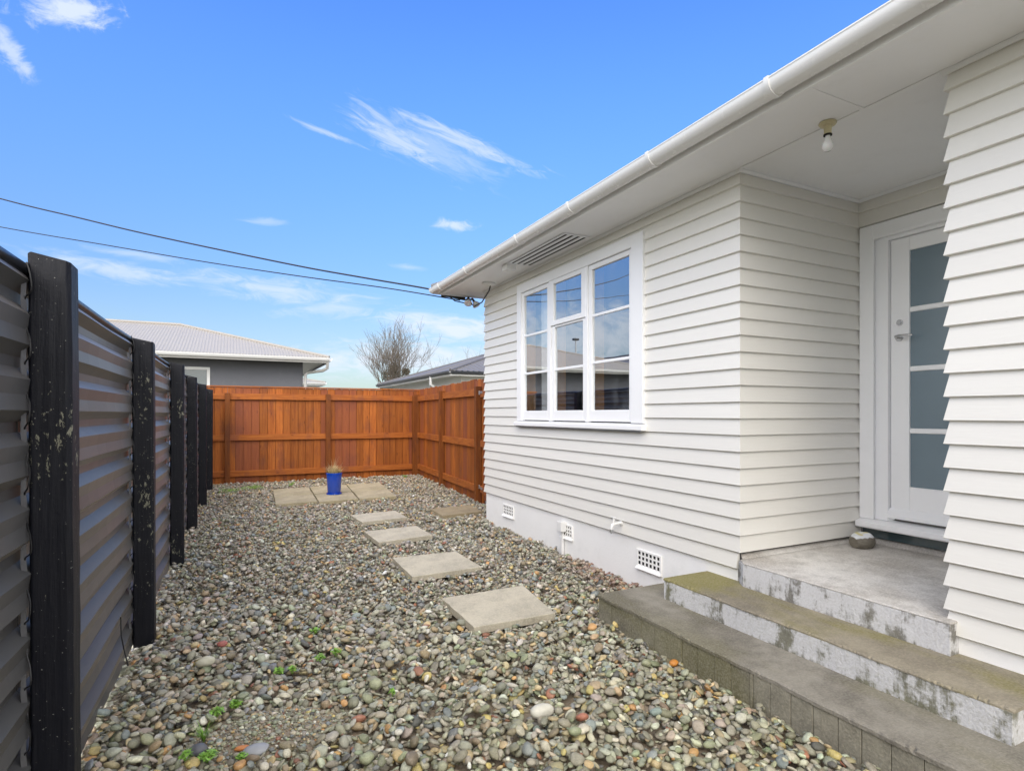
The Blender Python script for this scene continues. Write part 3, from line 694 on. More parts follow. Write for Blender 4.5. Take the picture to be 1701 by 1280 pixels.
tp_ = thing('garden_tap', (3.05, 4.04, .44), 'small white painted garden tap on the wall between the foundation vents', 'tap')
tb = MB().tube([(3.060, 4.04, .452), (2.995, 4.04, .450), (2.965, 4.04, .440), (2.955, 4.04, .420), (2.955, 4.04, .400)], [.012, .013, .014, .012, .012], 12)
tb.tube([(2.980, 4.04, .448), (2.980, 4.04, .500)], [.011, .008], 10).tube([(3.064, 4.04, .452), (3.052, 4.04, .452)], .024, 14)
tb.build('tap_body', M['white_plastic'], tp_, smooth=True)
MB().tube([(2.980, 4.010, .503), (2.980, 4.04, .506), (2.980, 4.070, .503)], .006, 8).tube([(2.980,4.04,.49),(2.980,4.04,.51)], .008, 8).build('tap_handle', M['white_plastic'], tp_, smooth=True)
MB().tube([(2.955, 4.04, .404), (2.955, 4.04, .382)], [.015, .015], 12).tube([(2.955, 4.04, .384), (2.955, 4.04, .368)], [.009, .008], 10).build('hose_connector', M['galv'], tp_, smooth=True)

jb = thing('junction_box', (3.05, 5.00, 0), 'white square junction box on a conduit beside the middle foundation vent', 'junction box')
MB().box(3.004, 3.071, 4.955, 5.045, .205, .305).build('box_cover', M['white_plastic'], jb, bevel=.006)
MB().tube([(3.050, 5.0, -.05), (3.050, 5.0, .207)], .016, 12).build('conduit', M['white_plastic'], jb, smooth=True)

sb = thing('soffit_junction_cover', (2.905, 6.52, 3.03), 'round white cable cover under the eave near the far house corner', 'cable cover')
MB().lathe((2.905, 6.52, 3.031), [(.0, 0), (.082, 0), (.084, -.022), (.070, -.036), (.0, -.038)], 28).build('round_cover', M['white_plastic'], sb, smooth=True)
MB().tube([(2.92, 6.50, 3.008), (2.935, 6.58, 2.95), (2.93, 6.80, 2.84), (2.93, 7.05, 2.83), (2.95, 7.22, 2.90)], .008, 8).build('cable', M['cable'], sb, smooth=True)
sq = thing('eave_sensor_box', (2.75, 5.62, 3.03), 'small white box screwed under the eave at the end of the slotted vent', 'sensor box')
MB().box(2.69, 2.81, 5.575, 5.69, 2.962, 3.0305).build('box_case', M['white_plastic'], sq, bevel=.006)
MB().box(2.72, 2.79, 5.60, 5.655, 2.955, 2.963).build('box_lid', M['white_plastic'], sq, bevel=.003)

sl = thing('security_light', (2.9, 7.38, 3.02), 'twin spot security light on black brackets below the far eave corner', 'light')
MB().box(2.60, 2.95, 7.425, 7.445, 3.0, 3.028).tube([(2.66, 7.43, 3.02), (2.86, 7.40, 2.985), (2.95, 7.36, 2.97)], .012, 8).tube([(2.70, 7.47, 3.04), (2.80, 7.44, 2.96), (2.93, 7.38, 2.93)], .008, 8).tube([(2.62, 7.47, 3.05), (2.75, 7.46, 3.045)], .013, 8).build('mounting_bracket', M['cable'], sl)
for i, (c, d) in enumerate((((2.955, 7.33, 2.945), Vector((-.25, -.45, -.75))), ((3.07, 7.36, 2.935), Vector((.35, -.35, -.75))))):
    d = d.normalized(); p0 = Vector(c); a = p0-d*.075
    MB().tube([(2.94+.03*i, 7.38, 2.975), a, p0-d*.02], [.011, .017, .022], 10).build('lamp_arm', M['cable'], sl, smooth=True)
    MB().tube([p0-d*.025, p0+d*.005, p0+d*.035, p0+d*.042, p0+d*.046], [.022, .046, .058, .054, .012], 18).build('spot_lamp', M['opal'], sl, smooth=True)

# service wires
def cat(pts, n=10):
    out = []
    for i in range(len(pts)-1):
        p0, p1, p2, p3 = [Vector(pts[max(0, min(len(pts)-1, i+k))]) for k in (-1, 0, 1, 2)]
        for j in range(n):
            t = j/n; out.append(0.5*((2*p1)+(p2-p0)*t+(2*p0-5*p1+4*p2-p3)*t*t+(3*p1-p0-3*p2+p3)*t**3))
    out.append(Vector(pts[-1])); return out
w1 = [(-9.75, 18.43, 7.75), (-6.6, 15.62, 6.38), (-3.583, 12.924, 5.156), (-2.274, 11.756, 4.67), (-1.082, 10.692, 4.235), (.796, 9.016, 3.605), (1.685, 8.222, 3.335), (2.41, 7.575, 3.124), (2.66, 7.40, 3.045)]
w2 = [(-9.75, 18.43, 6.75), (-6.6, 15.62, 5.58), (-3.583, 12.924, 4.662), (-1.858, 11.385, 4.174), (-.35, 10.039, 3.75), (.949, 8.879, 3.411), (1.987, 7.952, 3.157), (2.82, 7.30, 2.945)]
tag(MB().tube(cat(w1), .011, 8).build('service_cable', M['cable'], smooth=True), 'thicker upper black service cable running from the left edge to the eave corner', 'cable')
tag(MB().tube(cat(w2), .0075, 8).build('service_cable', M['cable'], smooth=True), 'thinner lower black wire running from the left edge to the eave corner', 'cable')

# ------------------------------------------------------------------ black corrugated fence on the left
bf = thing('metal_fence', (-.55, 6, 0), 'long charcoal corrugated steel fence with flaking black posts along the left side', 'fence')
PY = [.35, 2.3, 4.18, 6.18, 7.96, 10.0, 12.0]
zt_b, zt_t, P = .02, 1.86, .2045
def sheet_profile():
    pr = []; z = zt_b-.04
    top = zt_t
    k = 0
    while z < top:
        for dz, dx in ((0, .028), (.048, .020), (.096, .028), (.134, -.010), (.168, -.010)):
            if z+dz < top: pr.append((z+dz, dx))
        z += P
    pr.append((top, .0)); return pr
spf = sheet_profile()
ys = [-1.6]+PY[:]+[12.86]
for i in range(len(ys)-1):
    mb = MB(); ya, yb = ys[i]+.02, ys[i+1]+.03; n = 10; k = 0; q = len(spf)
    for j in range(n+1):
        y = ya+(yb-ya)*j/n
        for (z, dx) in spf:
            wob = .0025*math.sin(y*5+z*9+i)
            mb.v.append((FX(y)-.028+dx+wob, y, z))
    for j in range(n):
        for r_ in range(q-1): a = j*q+r_; mb.f.append((a, a+1, a+q+1, a+q))
    so_ = mb.build('steel_sheet', M['sheet'], bf, recalc=False, smooth=False)
    # back skin so it has thickness
    sm_ = so_.modifiers.new('thick', 'SOLIDIFY'); sm_.thickness = .0015; sm_.offset = 0
cr = MB(); yy = [ys[0]+(ys[-1]-ys[0])*i/60 for i in range(61)]
cr.tube([(FX(y)-.022, y, 1.858+.003*math.sin(y*3)) for y in yy], .021, 10)
cr.build('cap_rail', M['cap'], bf, smooth=True)
for i, y in enumerate(PY):
    mb = MB(); x = FX(y); w = .112; n = 26; rr = random.Random(i*3+1)
    ztop = [1.90, 1.905, 1.862, 1.875, 1.862, 1.862, 1.862][i]
    prof = [(0.008, 0), (w-.012, 0), (w, .012), (w, w-.004), (w-.01, w), (0, w), (0, .008)]
    tl = (rr.uniform(-.006, .006), rr.uniform(-.006, .006))
    for j in range(n+1):
        z = -.12+(ztop+.12)*j/n
        for (a, b) in prof:
            zz = z
            if j == n: zz += rr.uniform(-.006, .006)+(-.014 if a > .05 else .004)
            mb.v.append((x+a+rr.uniform(-.0012, .0012)+tl[0]*z, y+b+rr.uniform(-.0012, .0012)+tl[1]*z, zz))
    q = len(prof)
    for j in range(n):
        for r_ in range(q): a = j*q+r_; b = j*q+(r_+1) % q; mb.f.append((a, b, b+q, a+q))
    mb.f.append(tuple(n*q+r_ for r_ in range(q)))
    mb.build('fence_post', M['post'], bf, bevel=.003)
# crinkled flashing strip and a thin tie wire where the sheets meet each post
for i, y in enumerate(PY[1:]):
    rr = random.Random(i+40); x = FX(y); pts = []; n = 90; fl = MB()
    for k in range(n+1):
        z = .03+1.78*k/n; ph = 2*PI*(z-.02)/P
        a = .003*math.cos(ph-.6)
        fl.v += [(x-.016+a, y-.020+.004*math.sin(ph*2+i), z), (x-.006+a*.5, y-.004+.005*math.sin(ph+1), z+.003*math.sin(ph*3))]
    for k in range(n): a = 2*k; fl.f.append((a, a+1, a+3, a+2))
    fl.build('sheet_flashing', M['flash'], bf, recalc=False, smooth=True)
    wp = []; z = .12
    while z < 1.80:
        wp += [(x-.012, y-.008, z), (x+.006+rr.uniform(0, .006), y-.030-rr.uniform(0, .02), z+.03), (x+.008, y-.032, z+.08), (x-.006, y-.010, z+.12)]; z += P
    MB().tube(cat(wp, 4), .0026, 5).build('tie_wire', M['cable'], bf)
ln_ = MB().tube([(FX(3.72)+.012, 3.72, .30), (FX(3.72)+.018, 3.70, .20), (FX(3.72)+.030, 3.705, .12), (FX(3.72)+.05, 3.69, .04)], .0035, 6)
ln_.build('tie_wire', M['cable'], bf)

# ------------------------------------------------------------------ stained timber fences
def fence_run(root, p0, p1, posts, ztop, cap, pw, rail_mat, seed, post_h, uneven=0.0, post_w=.095, extend_low=True, inward=(0, -1)):
    """paling fence from p0 to p1; posts = distances along; inward = direction towards the yard"""
    rr = random.Random(seed); p0 = Vector(p0); p1 = Vector(p1); L = (p1-p0).length; d = (p1-p0)/L; nrm = Vector(inward)
    nrm = (nrm-d*nrm.dot(d)).normalized()
    bounds = [0]+list(posts)+[L]
    bounds = sorted(set([max(0, min(L, b)) for b in bounds]))
    for bi in range(len(bounds)-1):
        a, b = bounds[bi], bounds[bi+1]
        if b-a < .05: continue
        mb = MB(); t = a
        while t < b-.01:
            w = min(pw*rr.uniform(.93, 1.05), b-t); 
            if b-(t+w) < .03: w = b-t
            c = p0+d*(t+w/2)-nrm*(.012+rr.uniform(0, .004)); zt = ztop+rr.uniform(-uneven, uneven)
            mb.obox((c.x, c.y), (d.x, d.y), None, w/2-.0035, .009, -.04, zt); t += w
        mb.build('paling_panel', M['wood_z'], root)
        c = p0+d*((a+b)/2)-nrm*.034
        MB().obox((c.x, c.y), (d.x, d.y), None, (b-a)/2-.002, .007, -.04, ztop-.02).build('backing_board', M['wood_post'], root)
    for z0, z1 in ((1.69, 1.81), (.852, .972), (.118, .236)):
        for bi in range(len(bounds)-1):
            a, b = bounds[bi]+(.03 if bi else 0), bounds[bi+1]-(.03 if bi < len(bounds)-2 else 0)
            if b-a < .1: continue
            c = p0+d*((a+b)/2)+nrm*.024; j = rr.uniform(-.006, .006)
            MB().obox((c.x, c.y), (d.x, d.y), None, (b-a)/2, .023, z0+j, z1+j).build('fence_rail', rail_mat, root, bevel=.003)
    for t in posts:
        c = p0+d*t+nrm*.052
        MB().obox((c.x, c.y), (d.x, d.y), None, post_w/2, .050, -.1, post_h+rr.uniform(-.004, .012)).build('fence_post', M['wood_post'], root, bevel=.004)
    if cap:
        c = (p0+p1)/2-nrm*.01
        MB().obox((c.x, c.y), (d.x, d.y), None, L/2+.01, .03, ztop+.004, ztop+.026).build('cap_board', rail_mat, root, bevel=.002)
b1 = thing('timber_fence', (1.8, 12.95, 0), 'wide stained timber paling fence with a flat cap across the back of the yard', 'fence')
fence_run(b1, (-1.0, 12.98), (4.01, 12.98), [.97, 2.93, 4.86], 1.945, True, .152, M['wood_x'], 3, 1.818, 0)
b2 = thing('timber_fence', (3.8, 10.7, 0), 'shorter stained timber fence with uneven paling tops running back beside the house', 'fence')
fence_run(b2, (3.978, 12.975), (3.640, 8.42), [.055, 2.255, 4.485], 1.965, False, .104, M['wood_y'], 9, 1.84, .012, inward=(-1, 0))
gt = thing('timber_gate', (3.5, 7.8, 0), 'stained timber gate hung on the last side fence post against the house corner', 'gate')
gm = MB(); gp0 = Vector((3.625, 8.36)); gp1 = Vector((3.32, 7.12)); gl = (gp1-gp0).length; gd = (gp1-gp0)/gl
for i in range(12):
    c = gp0+gd*(gl*(i+.5)/12); gm.obox((c.x, c.y), (gd.x, gd.y), None, gl/24-.002, .009, .06, 1.90)
gm.build('paling_panel', M['wood_z'], gt)
nn = Vector((gd.y, -gd.x)); 
if nn.x > 0: nn = -nn
for z0 in (1.66, .88, .16):
    c = (gp0+gp1)/2+nn*.03; MB().obox((c.x, c.y), (gd.x, gd.y), None, gl/2, .02, z0, z0+.10).build('gate_rail', M['wood_y'], gt, bevel=.003)
for z0 in (1.735, .235):
    hg = MB(); c = gp0+nn*.055
    hg.obox((c.x+gd.x*.08, c.y+gd.y*.08), (gd.x, gd.y), None, .14, .004, z0-.018, z0+.018).tube([(c.x-gd.x*.05, c.y-gd.y*.05, z0-.03), (c.x-gd.x*.05, c.y-gd.y*.05, z0+.03)], .010, 8)
    hg.build('gate_hinge', M['galv'], gt)

# ------------------------------------------------------------------ paving slabs
PAV = []
def paver(quad, mat, label, z=.030, th=.05, group='stepping slabs across the pebbles', tilt=(0, 0)):
    cx = sum(p[0] for p in quad)/4; cy = sum(p[1] for p in quad)/4
    poly = []                                     # subdivided edges with small chips
    rr = random.Random(int(cx*1000)); n = 9
    for i in range(4):
        a, b = quad[i], quad[(i+1) % 4]
        for j in range(n):
            t = j/n; q = rr.uniform(-.0025, .0025)
            poly.append((a[0]+(b[0]-a[0])*t+q, a[1]+(b[1]-a[1])*t+q))
    mb = MB(); m = len(poly); hz = lambda p: z+tilt[0]*(p[0]-cx)+tilt[1]*(p[1]-cy)
    mb.v = [(p[0], p[1], hz(p)-th) for p in poly]+[(p[0], p[1], hz(p)) for p in poly]
    mb.f = [tuple(range(m-1, -1, -1)), tuple(range(m, 2*m))]+[(i, (i+1) % m, m+(i+1) % m, m+i) for i in range(m)]
    o = mb.build('paving_slab', mat, bevel=.003); tag(o, label, 'paving slab', group); PAV.append(quad); return o
paver([(1.418,4.048),(2.103,4.056),(2.012,3.398),(1.414,3.409)], M['paver'], 'square grey paving slab nearest the porch steps, closest to the viewer', tilt=(.004, .004))
paver([(1.392,5.379),(2.025,5.362),(2.037,4.728),(1.382,4.69)], M['paver'], 'large pale paving slab with darker right half, second slab from the porch steps', tilt=(-.004, .006))
paver([(1.413,6.75),(2.05,6.807),(2.066,6.200),(1.432,6.103)], M['paver'], 'pale paving slab with a brown stained left corner, third from the steps', tilt=(.006, 0))
paver([(1.475,7.93),(2.113,8.02),(2.119,7.420),(1.506,7.320)], M['paver'], 'pale paving slab fourth from the porch steps, next before the patio', tilt=(0, -.004))
paver([(2.60,7.918),(3.240,8.0),(3.200,7.40),(2.583,7.326)], M['paver_brown'], 'brown paving slab beside the house corner and gate post', tilt=(0, .004))
cx_ = [(.700, 11.20, .620, 9.320), (1.340, 11.27, 1.245, 9.325), (2.03, 11.34, 1.87, 9.33), (2.70, 11.40, 2.49, 9.33)]
names = [['back left patio slab with a brown stain, farthest from the house in the back row', 'back middle patio slab directly behind the blue pot', 'back right patio slab nearest the fence corner'],
         ['front left patio slab, its near edge sunk in pebbles', 'front middle patio slab with the blue pot on it', 'front right patio slab, tan and closest to the stepping slabs']]
for r_ in range(2):
    for c_ in range(3):
        def pt(ci, f):
            a = cx_[ci]; return (a[2]+(a[0]-a[2])*f, a[3]+(a[1]-a[3])*f)
        f0, f1 = ((.478, 1.0) if r_ == 0 else (0.0, .452))
        e = .012
        q = [pt(c_, f1), pt(c_+1, f1), pt(c_+1, f0), pt(c_, f0)]
        q = [(q[0][0]+e, q[0][1]), (q[1][0]-e, q[1][1]), (q[2][0]-e, q[2][1]), (q[3][0]+e, q[3][1])]
        paver(q, M['paver_old'], names[r_][c_], z=.034+.004*((r_+c_) % 2), group='patio slabs under the blue pot')

# ------------------------------------------------------------------ pebbles
def ico(sub):
    bm = bmesh.new(); bmesh.ops.create_icosphere(bm, subdivisions=sub, radius=1.0); bm.verts.ensure_lookup_table()
    v = np.array([x.co[:] for x in bm.verts]); f = np.array([[q.index for q in y.verts] for y in bm.faces]); bm.free(); return v, f
def variants(sub, n, seed):
    v, f = ico(sub); r = np.random.default_rng(seed); out = []
    for k in range(n):
        m = 7; N = r.normal(size=(m, 3)); N /= np.linalg.norm(N, axis=1)[:, None]; h = r.uniform(.58, 1.0, m)
        t = v@N.T; q = np.where(t > 0.05, h/np.maximum(t, .05), 9)
        # smooth minimum gives worn facets
        q = np.minimum(q, 1.02); rad = -np.log(np.exp(-22*q).sum(1)/m*1.0+np.exp(-22*1.0))/22
        rad = np.minimum(rad, 1.05)
        low = 1+.08*np.sin(v@r.normal(size=3)*2.2+r.uniform(0, 6))+.05*np.sin(v@r.normal(size=3)*4+r.uniform(0, 6))
        out.append(v*(rad*low)[:, None])
    return np.array(out), f
def inquad(x, y, q, m=0.0):
    s = 0; c = True
    for i in range(4):
        ax, ay = q[i]; bx, by = q[(i+1) % 4]; L = math.hypot(bx-ax, by-ay)
        if ((bx-ax)*(y-ay)-(by-ay)*(x-ax))/L > -m: return False
    return True
CS = .0125; GX0, GY0 = -.9, .6; GNX, GNY = int(5.2/CS), int(12.8/CS)
H = np.full((GNX, GNY), -.055)
sY, cY = math.sin(YAW), math.cos(YAW)
def allowed(x, y, m):
    if y > 12.94 or y < .75: return False
    if x < FX(y)-.03+m*.4: return False
    if y < 3.336+m and x > 2.315-m*.8: return False
    if y < 7.0+m and x > 3.070-m*.8: return False
    if y >= 7.0 and x > 3.62+(y-8.42)*.0741-m*.5: return False
    for q in PAV:
        if inquad(x, y, q, m*.35): return False
    return True
def patch_d(x, y):
    w = .22*math.sin(x*11+y*5)+.18*math.sin(y*17-x*6)+.12*math.sin(x*31+y*27)
    return math.exp(-max(0, ((x-0.16-.1*(y-2.78))/0.30)**2+((y-2.78)/0.17)**2+w)**1.6)
peb = []
PAL = np.array([(.20,.19,.15),(.27,.26,.215),(.37,.355,.30),(.46,.44,.38),(.235,.18,.125),(.38,.29,.175),(.42,.23,.09),(.25,.095,.06),(.22,.235,.155),(.18,.20,.215),(.60,.58,.52),(.07,.07,.075),(.30,.265,.225),(.42,.33,.13)])
PW = np.array([16,17,13,6,9,7,1.3,1.4,9,8,1.6,3,12,1.8]); PW = PW/PW.sum()
def add_pebble(x, y, a, b, c, yaw=None, tilt=None, col=None, kind=None):
    i0 = int((x-GX0)/CS); j0 = int((y-GY0)/CS); r = max(1, int(a*.8/CS))
    if i0-r < 1 or j0-r < 1 or i0+r >= GNX-1 or j0+r >= GNY-1: return
    sub = H[i0-r:i0+r+1, j0-r:j0+r+1]
    hm = float(np.mean(sub)); hx = float(np.max(sub))
    z = .55*hm+.45*hx+c*.55
    gxv = float(np.mean(sub[-1, :])-np.mean(sub[0, :]))/(2*r*CS); gyv = float(np.mean(sub[:, -1])-np.mean(sub[:, 0]))/(2*r*CS)
    peb.append((x, y, z, a, b, c, rng.uniform(0, 2*PI) if yaw is None else yaw, np.clip(gxv, -.6, .6)+rng.normal(0, .16), np.clip(gyv, -.6, .6)+rng.normal(0, .16), col))
    rr_ = max(1, int((a+b)/2/CS)); ii = np.arange(-rr_, rr_+1)*CS; d2 = (ii[:, None]**2+ii[None, :]**2)/((a+b)/2)**2
    top = z+c*np.sqrt(np.clip(1-d2, 0, 1)); top[d2 > 1] = -9
    s2 = H[i0-rr_:i0+rr_+1, j0-rr_:j0+rr_+1]
    if s2.shape == top.shape: np.maximum(s2, top, out=s2)
def target_h(x, y):
    h = .012+.016*math.sin(x*2.3+.4)*math.sin(y*1.3)+.010*math.sin(x*5+y*3)
    if y < 7.0: h += .04*max(0, 1-(3.1-x)/.35)           # banked against the house
    return h-(.05+.05*math.sin(x*19)*math.sin(y*23))*patch_d(x, y)
N_TRY = 82000
xs = rng.uniform(-.72, 4.05, N_TRY*3); ys_ = rng.uniform(.8, 12.93, N_TRY*3); cnt = 0
for k in range(N_TRY*3):
    x, y = float(xs[k]), float(ys_[k])
    s = float(np.clip(rng.lognormal(0, .38), .42, 2.0))
    dep = x*sY+y*cY
    a = .0185*s; b = a*rng.uniform(.58, .95); c = b*rng.uniform(.30, .72)
    if patch_d(x, y) > .30 and rng.random() < .8:
        q_ = rng.uniform(.35, .8); a *= q_; b *= q_; c *= q_*.8
    if not allowed(x, y, a): continue
    i = int((x-GX0)/CS); j = int((y-GY0)/CS)
    if H[i, j] > target_h(x, y): 
        continue
    add_pebble(x, y, a, b, c); cnt += 1
    if cnt >= N_TRY: break
print('pebbles', len(peb))
# hidden ones at the bottom are dropped
keep = []
for p in peb:
    i = int((p[0]-GX0)/CS); j = int((p[1]-GY0)/CS)
    if H[i-1:i+2, j-1:j+2].min() > p[2]+p[5]+.014: continue
    keep.append(p)
peb = keep; print('kept', len(peb))
def grit():
    out = []
    for _ in range(7000):
        x = rng.normal(.16, .30); y = rng.normal(2.78, .20)
        if patch_d(x, y) < .05: continue
        a = min(.016, .0040*rng.lognormal(0, .62)); out.append((x, y, soil_h(x, y)+a*.3, a, a*.85, a*.6, rng.uniform(0, 6), 0, 0, None))
    return out
peb += grit()
def emit(group, sub, seed):
    V, F = variants(sub, 28, seed); nv, nf = V.shape[1], len(F)
    A = np.array([g[:9] for g in group]); n = len(A)
    vi = rng.integers(0, len(V), n); P0 = V[vi].copy()
    P0 *= A[:, None, 3:6]
    cy, sy = np.cos(A[:, 6]), np.sin(A[:, 6])
    X = P0[:, :, 0]*cy[:, None]-P0[:, :, 1]*sy[:, None]; Y = P0[:, :, 0]*sy[:, None]+P0[:, :, 1]*cy[:, None]; Z = P0[:, :, 2].copy()
    tx, ty = np.arctan(A[:, 7])[:, None], np.arctan(A[:, 8])[:, None]
    X, Z = X*np.cos(tx)-Z*np.sin(tx), X*np.sin(tx)+Z*np.cos(tx)
    Y, Z = Y*np.cos(ty)-Z*np.sin(ty), Y*np.sin(ty)+Z*np.cos(ty)
    Vt = np.stack([X+A[:, 0:1], Y+A[:, 1:2], Z+A[:, 2:3]], -1).reshape(-1, 3)
    Ft = (F[None]+(np.arange(n)*nv)[:, None, None]).reshape(-1, 3)
    ci = rng.choice(len(PAL), n, p=PW); C = PAL[ci]*rng.uniform(.62, 1.32, (n, 1))*rng.normal(1, .04, (n, 3)); C = C*.86+C.mean(0)*.14
    # pebbles near the porch end of the wall are redder, the near ones greener
    red = np.clip(1-np.abs(A[:, 0]-3.0)/.35, 0, 1)*np.clip(1-np.abs(A[:, 1]-4.1)/.9, 0, 1)*(rng.random(n) < .75)
    C = C*(1-red[:, None])+red[:, None]*np.array([.24, .13, .10])*rng.uniform(.7, 1.3, (n, 1))
    gr = np.clip(1-(A[:, 1]-1.6)/3.0, 0, 1)*.14
    C = C*np.stack([1-gr*.2, 1+gr*.0, 1-gr*.8], -1)
    far = np.clip((A[:, 1]-6)/5, 0, 1)*.16
    C = C*np.stack([1+far*.4, 1+far*.1, 1-far*.1], -1)
    C = np.clip(C*np.array([1.25, 1.25, 1.24]), .05, .75)
    return Vt, Ft, np.repeat(C, nv, 0)
D = np.array([p[0]*sY+p[1]*cY for p in peb])
near = [peb[i] for i in range(len(peb)) if D[i] < 4.3 and peb[i][3] > .008]; rest = [peb[i] for i in range(len(peb)) if not (D[i] < 4.3 and peb[i][3] > .008)]
V1, F1, C1 = emit(near, 3, 5) if False else emit(near, 2+0, 5)
V2, F2, C2 = emit(rest, 1, 6)
print('near', len(near), 'rest', len(rest))
VV = np.concatenate([V1, V2]).astype(np.float32); FF = np.concatenate([F1, F2+len(V1)]); CC = np.concatenate([C1, C2])
me = bpy.data.meshes.new('gravel'); me.vertices.add(len(VV)); me.vertices.foreach_set('co', VV.ravel())
me.loops.add(len(FF)*3); me.loops.foreach_set('vertex_index', FF.ravel().astype(np.int32))
me.polygons.add(len(FF)); me.polygons.foreach_set('loop_start', np.arange(0, len(FF)*3, 3, dtype=np.int32))
me.polygons.foreach_set('use_smooth', np.ones(len(FF), dtype=bool))
at = me.color_attributes.new('Col', 'FLOAT_COLOR', 'POINT'); at.data.foreach_set('color', np.concatenate([CC, np.ones((len(CC), 1))], 1).astype(np.float32).ravel())
me.update(calc_edges=True); me.materials.append(M['pebble'])
go = bpy.data.objects.new('gravel', me); COL.objects.link(go)
tag(go, 'mixed grey and brown river pebbles covering the yard', 'gravel', kind='stuff')

def ground_z(x, y):
    i = int((x-GX0)/CS); j = int((y-GY0)/CS); return float(H[i-1:i+2, j-1:j+2].max())
# single stones that stand out
def stone(x, y, r, col, label, seed, rough=.25):
    m = paint('stone_'+label.split()[0], col, .5, .25, .4, tuple(q*.6 for q in col), .4, 20)
    o = rocky(MB(), (x, y, ground_z(x, y)+r[2]*.35), r, seed, 3, rough).build('stone', m, smooth=True); tag(o, label, 'stone')
stone(1.311, 2.333, (.060, .040, .032), (.60, .58, .50), 'whitish oval stone, largest of the pebbles at the bottom centre', 1)
stone(.102, 2.634, (.055, .042, .020), (.33, .34, .36), 'flat angular blue-grey stone lying on the bare soil patch', 2, .5)
stone(-.036, 3.88, (.030, .024, .018), (.36, .12, .10), 'dark pink stone in the pebbles beyond the bare soil', 3)
stone(-.117, 3.60, (.050, .036, .030), (.50, .48, .38), 'pale yellowish stone near the second black post', 4)
stone(2.262, 2.498, (.030, .026, .020), (.55, .22, .04), 'bright orange stone touching the lowest porch step', 6)
stone(-.115, 2.74, (.040, .034, .024), (.12, .125, .14), 'dark slate grey stone beside the grassy weed clump', 7, .4)
stone(.048, 2.662, (.030, .014, .012), (.52, .20, .06), 'rusty orange long stone lying on the bare soil edge', 8)

# weeds
def weed(x, y, s, n, label, grassy=False, seed=0):
    rr = random.Random(seed+int(x*991)); mb = MB(); z0 = (ground_z(x, y) if patch_d(x, y) < .3 else soil_h(x, y))-.01
    for k in range(n):
        a = rr.uniform(0, 2*PI); r = rr.uniform(.05, 1)*s; cx, cy = x+math.cos(a)*r*.7, y+math.sin(a)*r*.7
        if grassy:
            L = rr.uniform(.5, 1.3)*s*1.6; lean = rr.uniform(.1, .8); w = rr.uniform(.0018, .0035)
            px, py = -math.sin(a)*w, math.cos(a)*w; pts = []
            for q in range(5):
                t = q/4; ww = 1-t*.95; bx = x+rr.uniform(-.003, .003)+math.cos(a)*L*lean*t*t; by = y+math.sin(a)*L*lean*t*t; bz = z0+L*t*(1-.35*lean*t)
                pts += [(bx-px*ww, by-py*ww, bz), (bx+px*ww, by+py*ww, bz)]
            mb.add(pts, [(2*q, 2*q+1, 2*q+3, 2*q+2) for q in range(4)])
        else:
            L = rr.uniform(.007, .014); b = rr.uniform(0, 2*PI); zl = (ground_z(cx, cy)-.012) if s > .08 else z0; h = zl+.012+rr.uniform(0, .030)*(1-r/s*.6 if s < .08 else 1)+L; tl = rr.uniform(-.5, .7)
            ux, uy = math.cos(b)*L, math.sin(b)*L; vx, vy = -math.sin(b)*L*.45, math.cos(b)*L*.45
            mb.add([(cx-ux, cy-uy, h-L*tl), (cx-ux*.2+vx, cy-uy*.2+vy, h), (cx+ux, cy+uy, h+L*tl), (cx-ux*.2-vx, cy-uy*.2-vy, h-.002)], [(0, 1, 2, 3)])
            if k % 5 == 0: mb.tube([(x, y, z0) if s < .08 else (cx+.01, cy, zl), (cx, cy, h)], .0009, 3, False)
    o = mb.build('weed', M['leaf'], recalc=False); tag(o, label, 'weed')
WD = [(.486,3.803,.045,80,'feathery green weed farthest up the middle of the pebbles, left of the slabs',0),
      (.461,3.382,.035,60,'low green weed left of an identical pair partner in the middle pebbles',0),
      (.550,3.401,.040,70,'low green weed right of its neighbour in the middle pebbles',0),
      (.242,3.331,.040,70,'small green weed at the upper left of the bare soil',0),
      (.311,3.354,.030,55,'tiny green weed just right of another above the bare soil',0),
      (.029,3.077,.040,80,'spreading green weed at the left tip of the bare soil',0),
      (-.051,3.035,.045,90,'leafy green weed close beside the grass tuft, above it',0),
      (-.099,2.838,.055,70,'tall bright grass tuft among pebbles near the black fence',1),
      (-.079,2.638,.050,110,'bushy green weed near the bottom left corner of the pebbles',0),
      (.046,2.589,.028,50,'small green weed at the bottom edge of the bare soil',0),
      (-.153,2.621,.030,50,'green weed nearest the bottom left, hard by the black fence',0),
      (.734,2.842,.020,30,'single tiny green sprout right of the bare soil',0),
      (.40,11.70,.30,420,'patch of green weeds in the far left pebbles by the timber fence',0),
      (.02,11.45,.30,360,'patch of green weeds against the last black fence posts',0),
      (1.098,11.90,.10,150,'low weeds between the patio slabs and the back fence',0),
      (3.50,12.45,.09,170,'green weed in the back corner where the two timber fences meet',0)]
for i, (x, y, s, n, l, gq) in enumerate(WD): 
    if s > .08: 
        weed(x, y, s, n, l, False, i)
    else: weed(x, y, s, n, l, bool(gq), i)

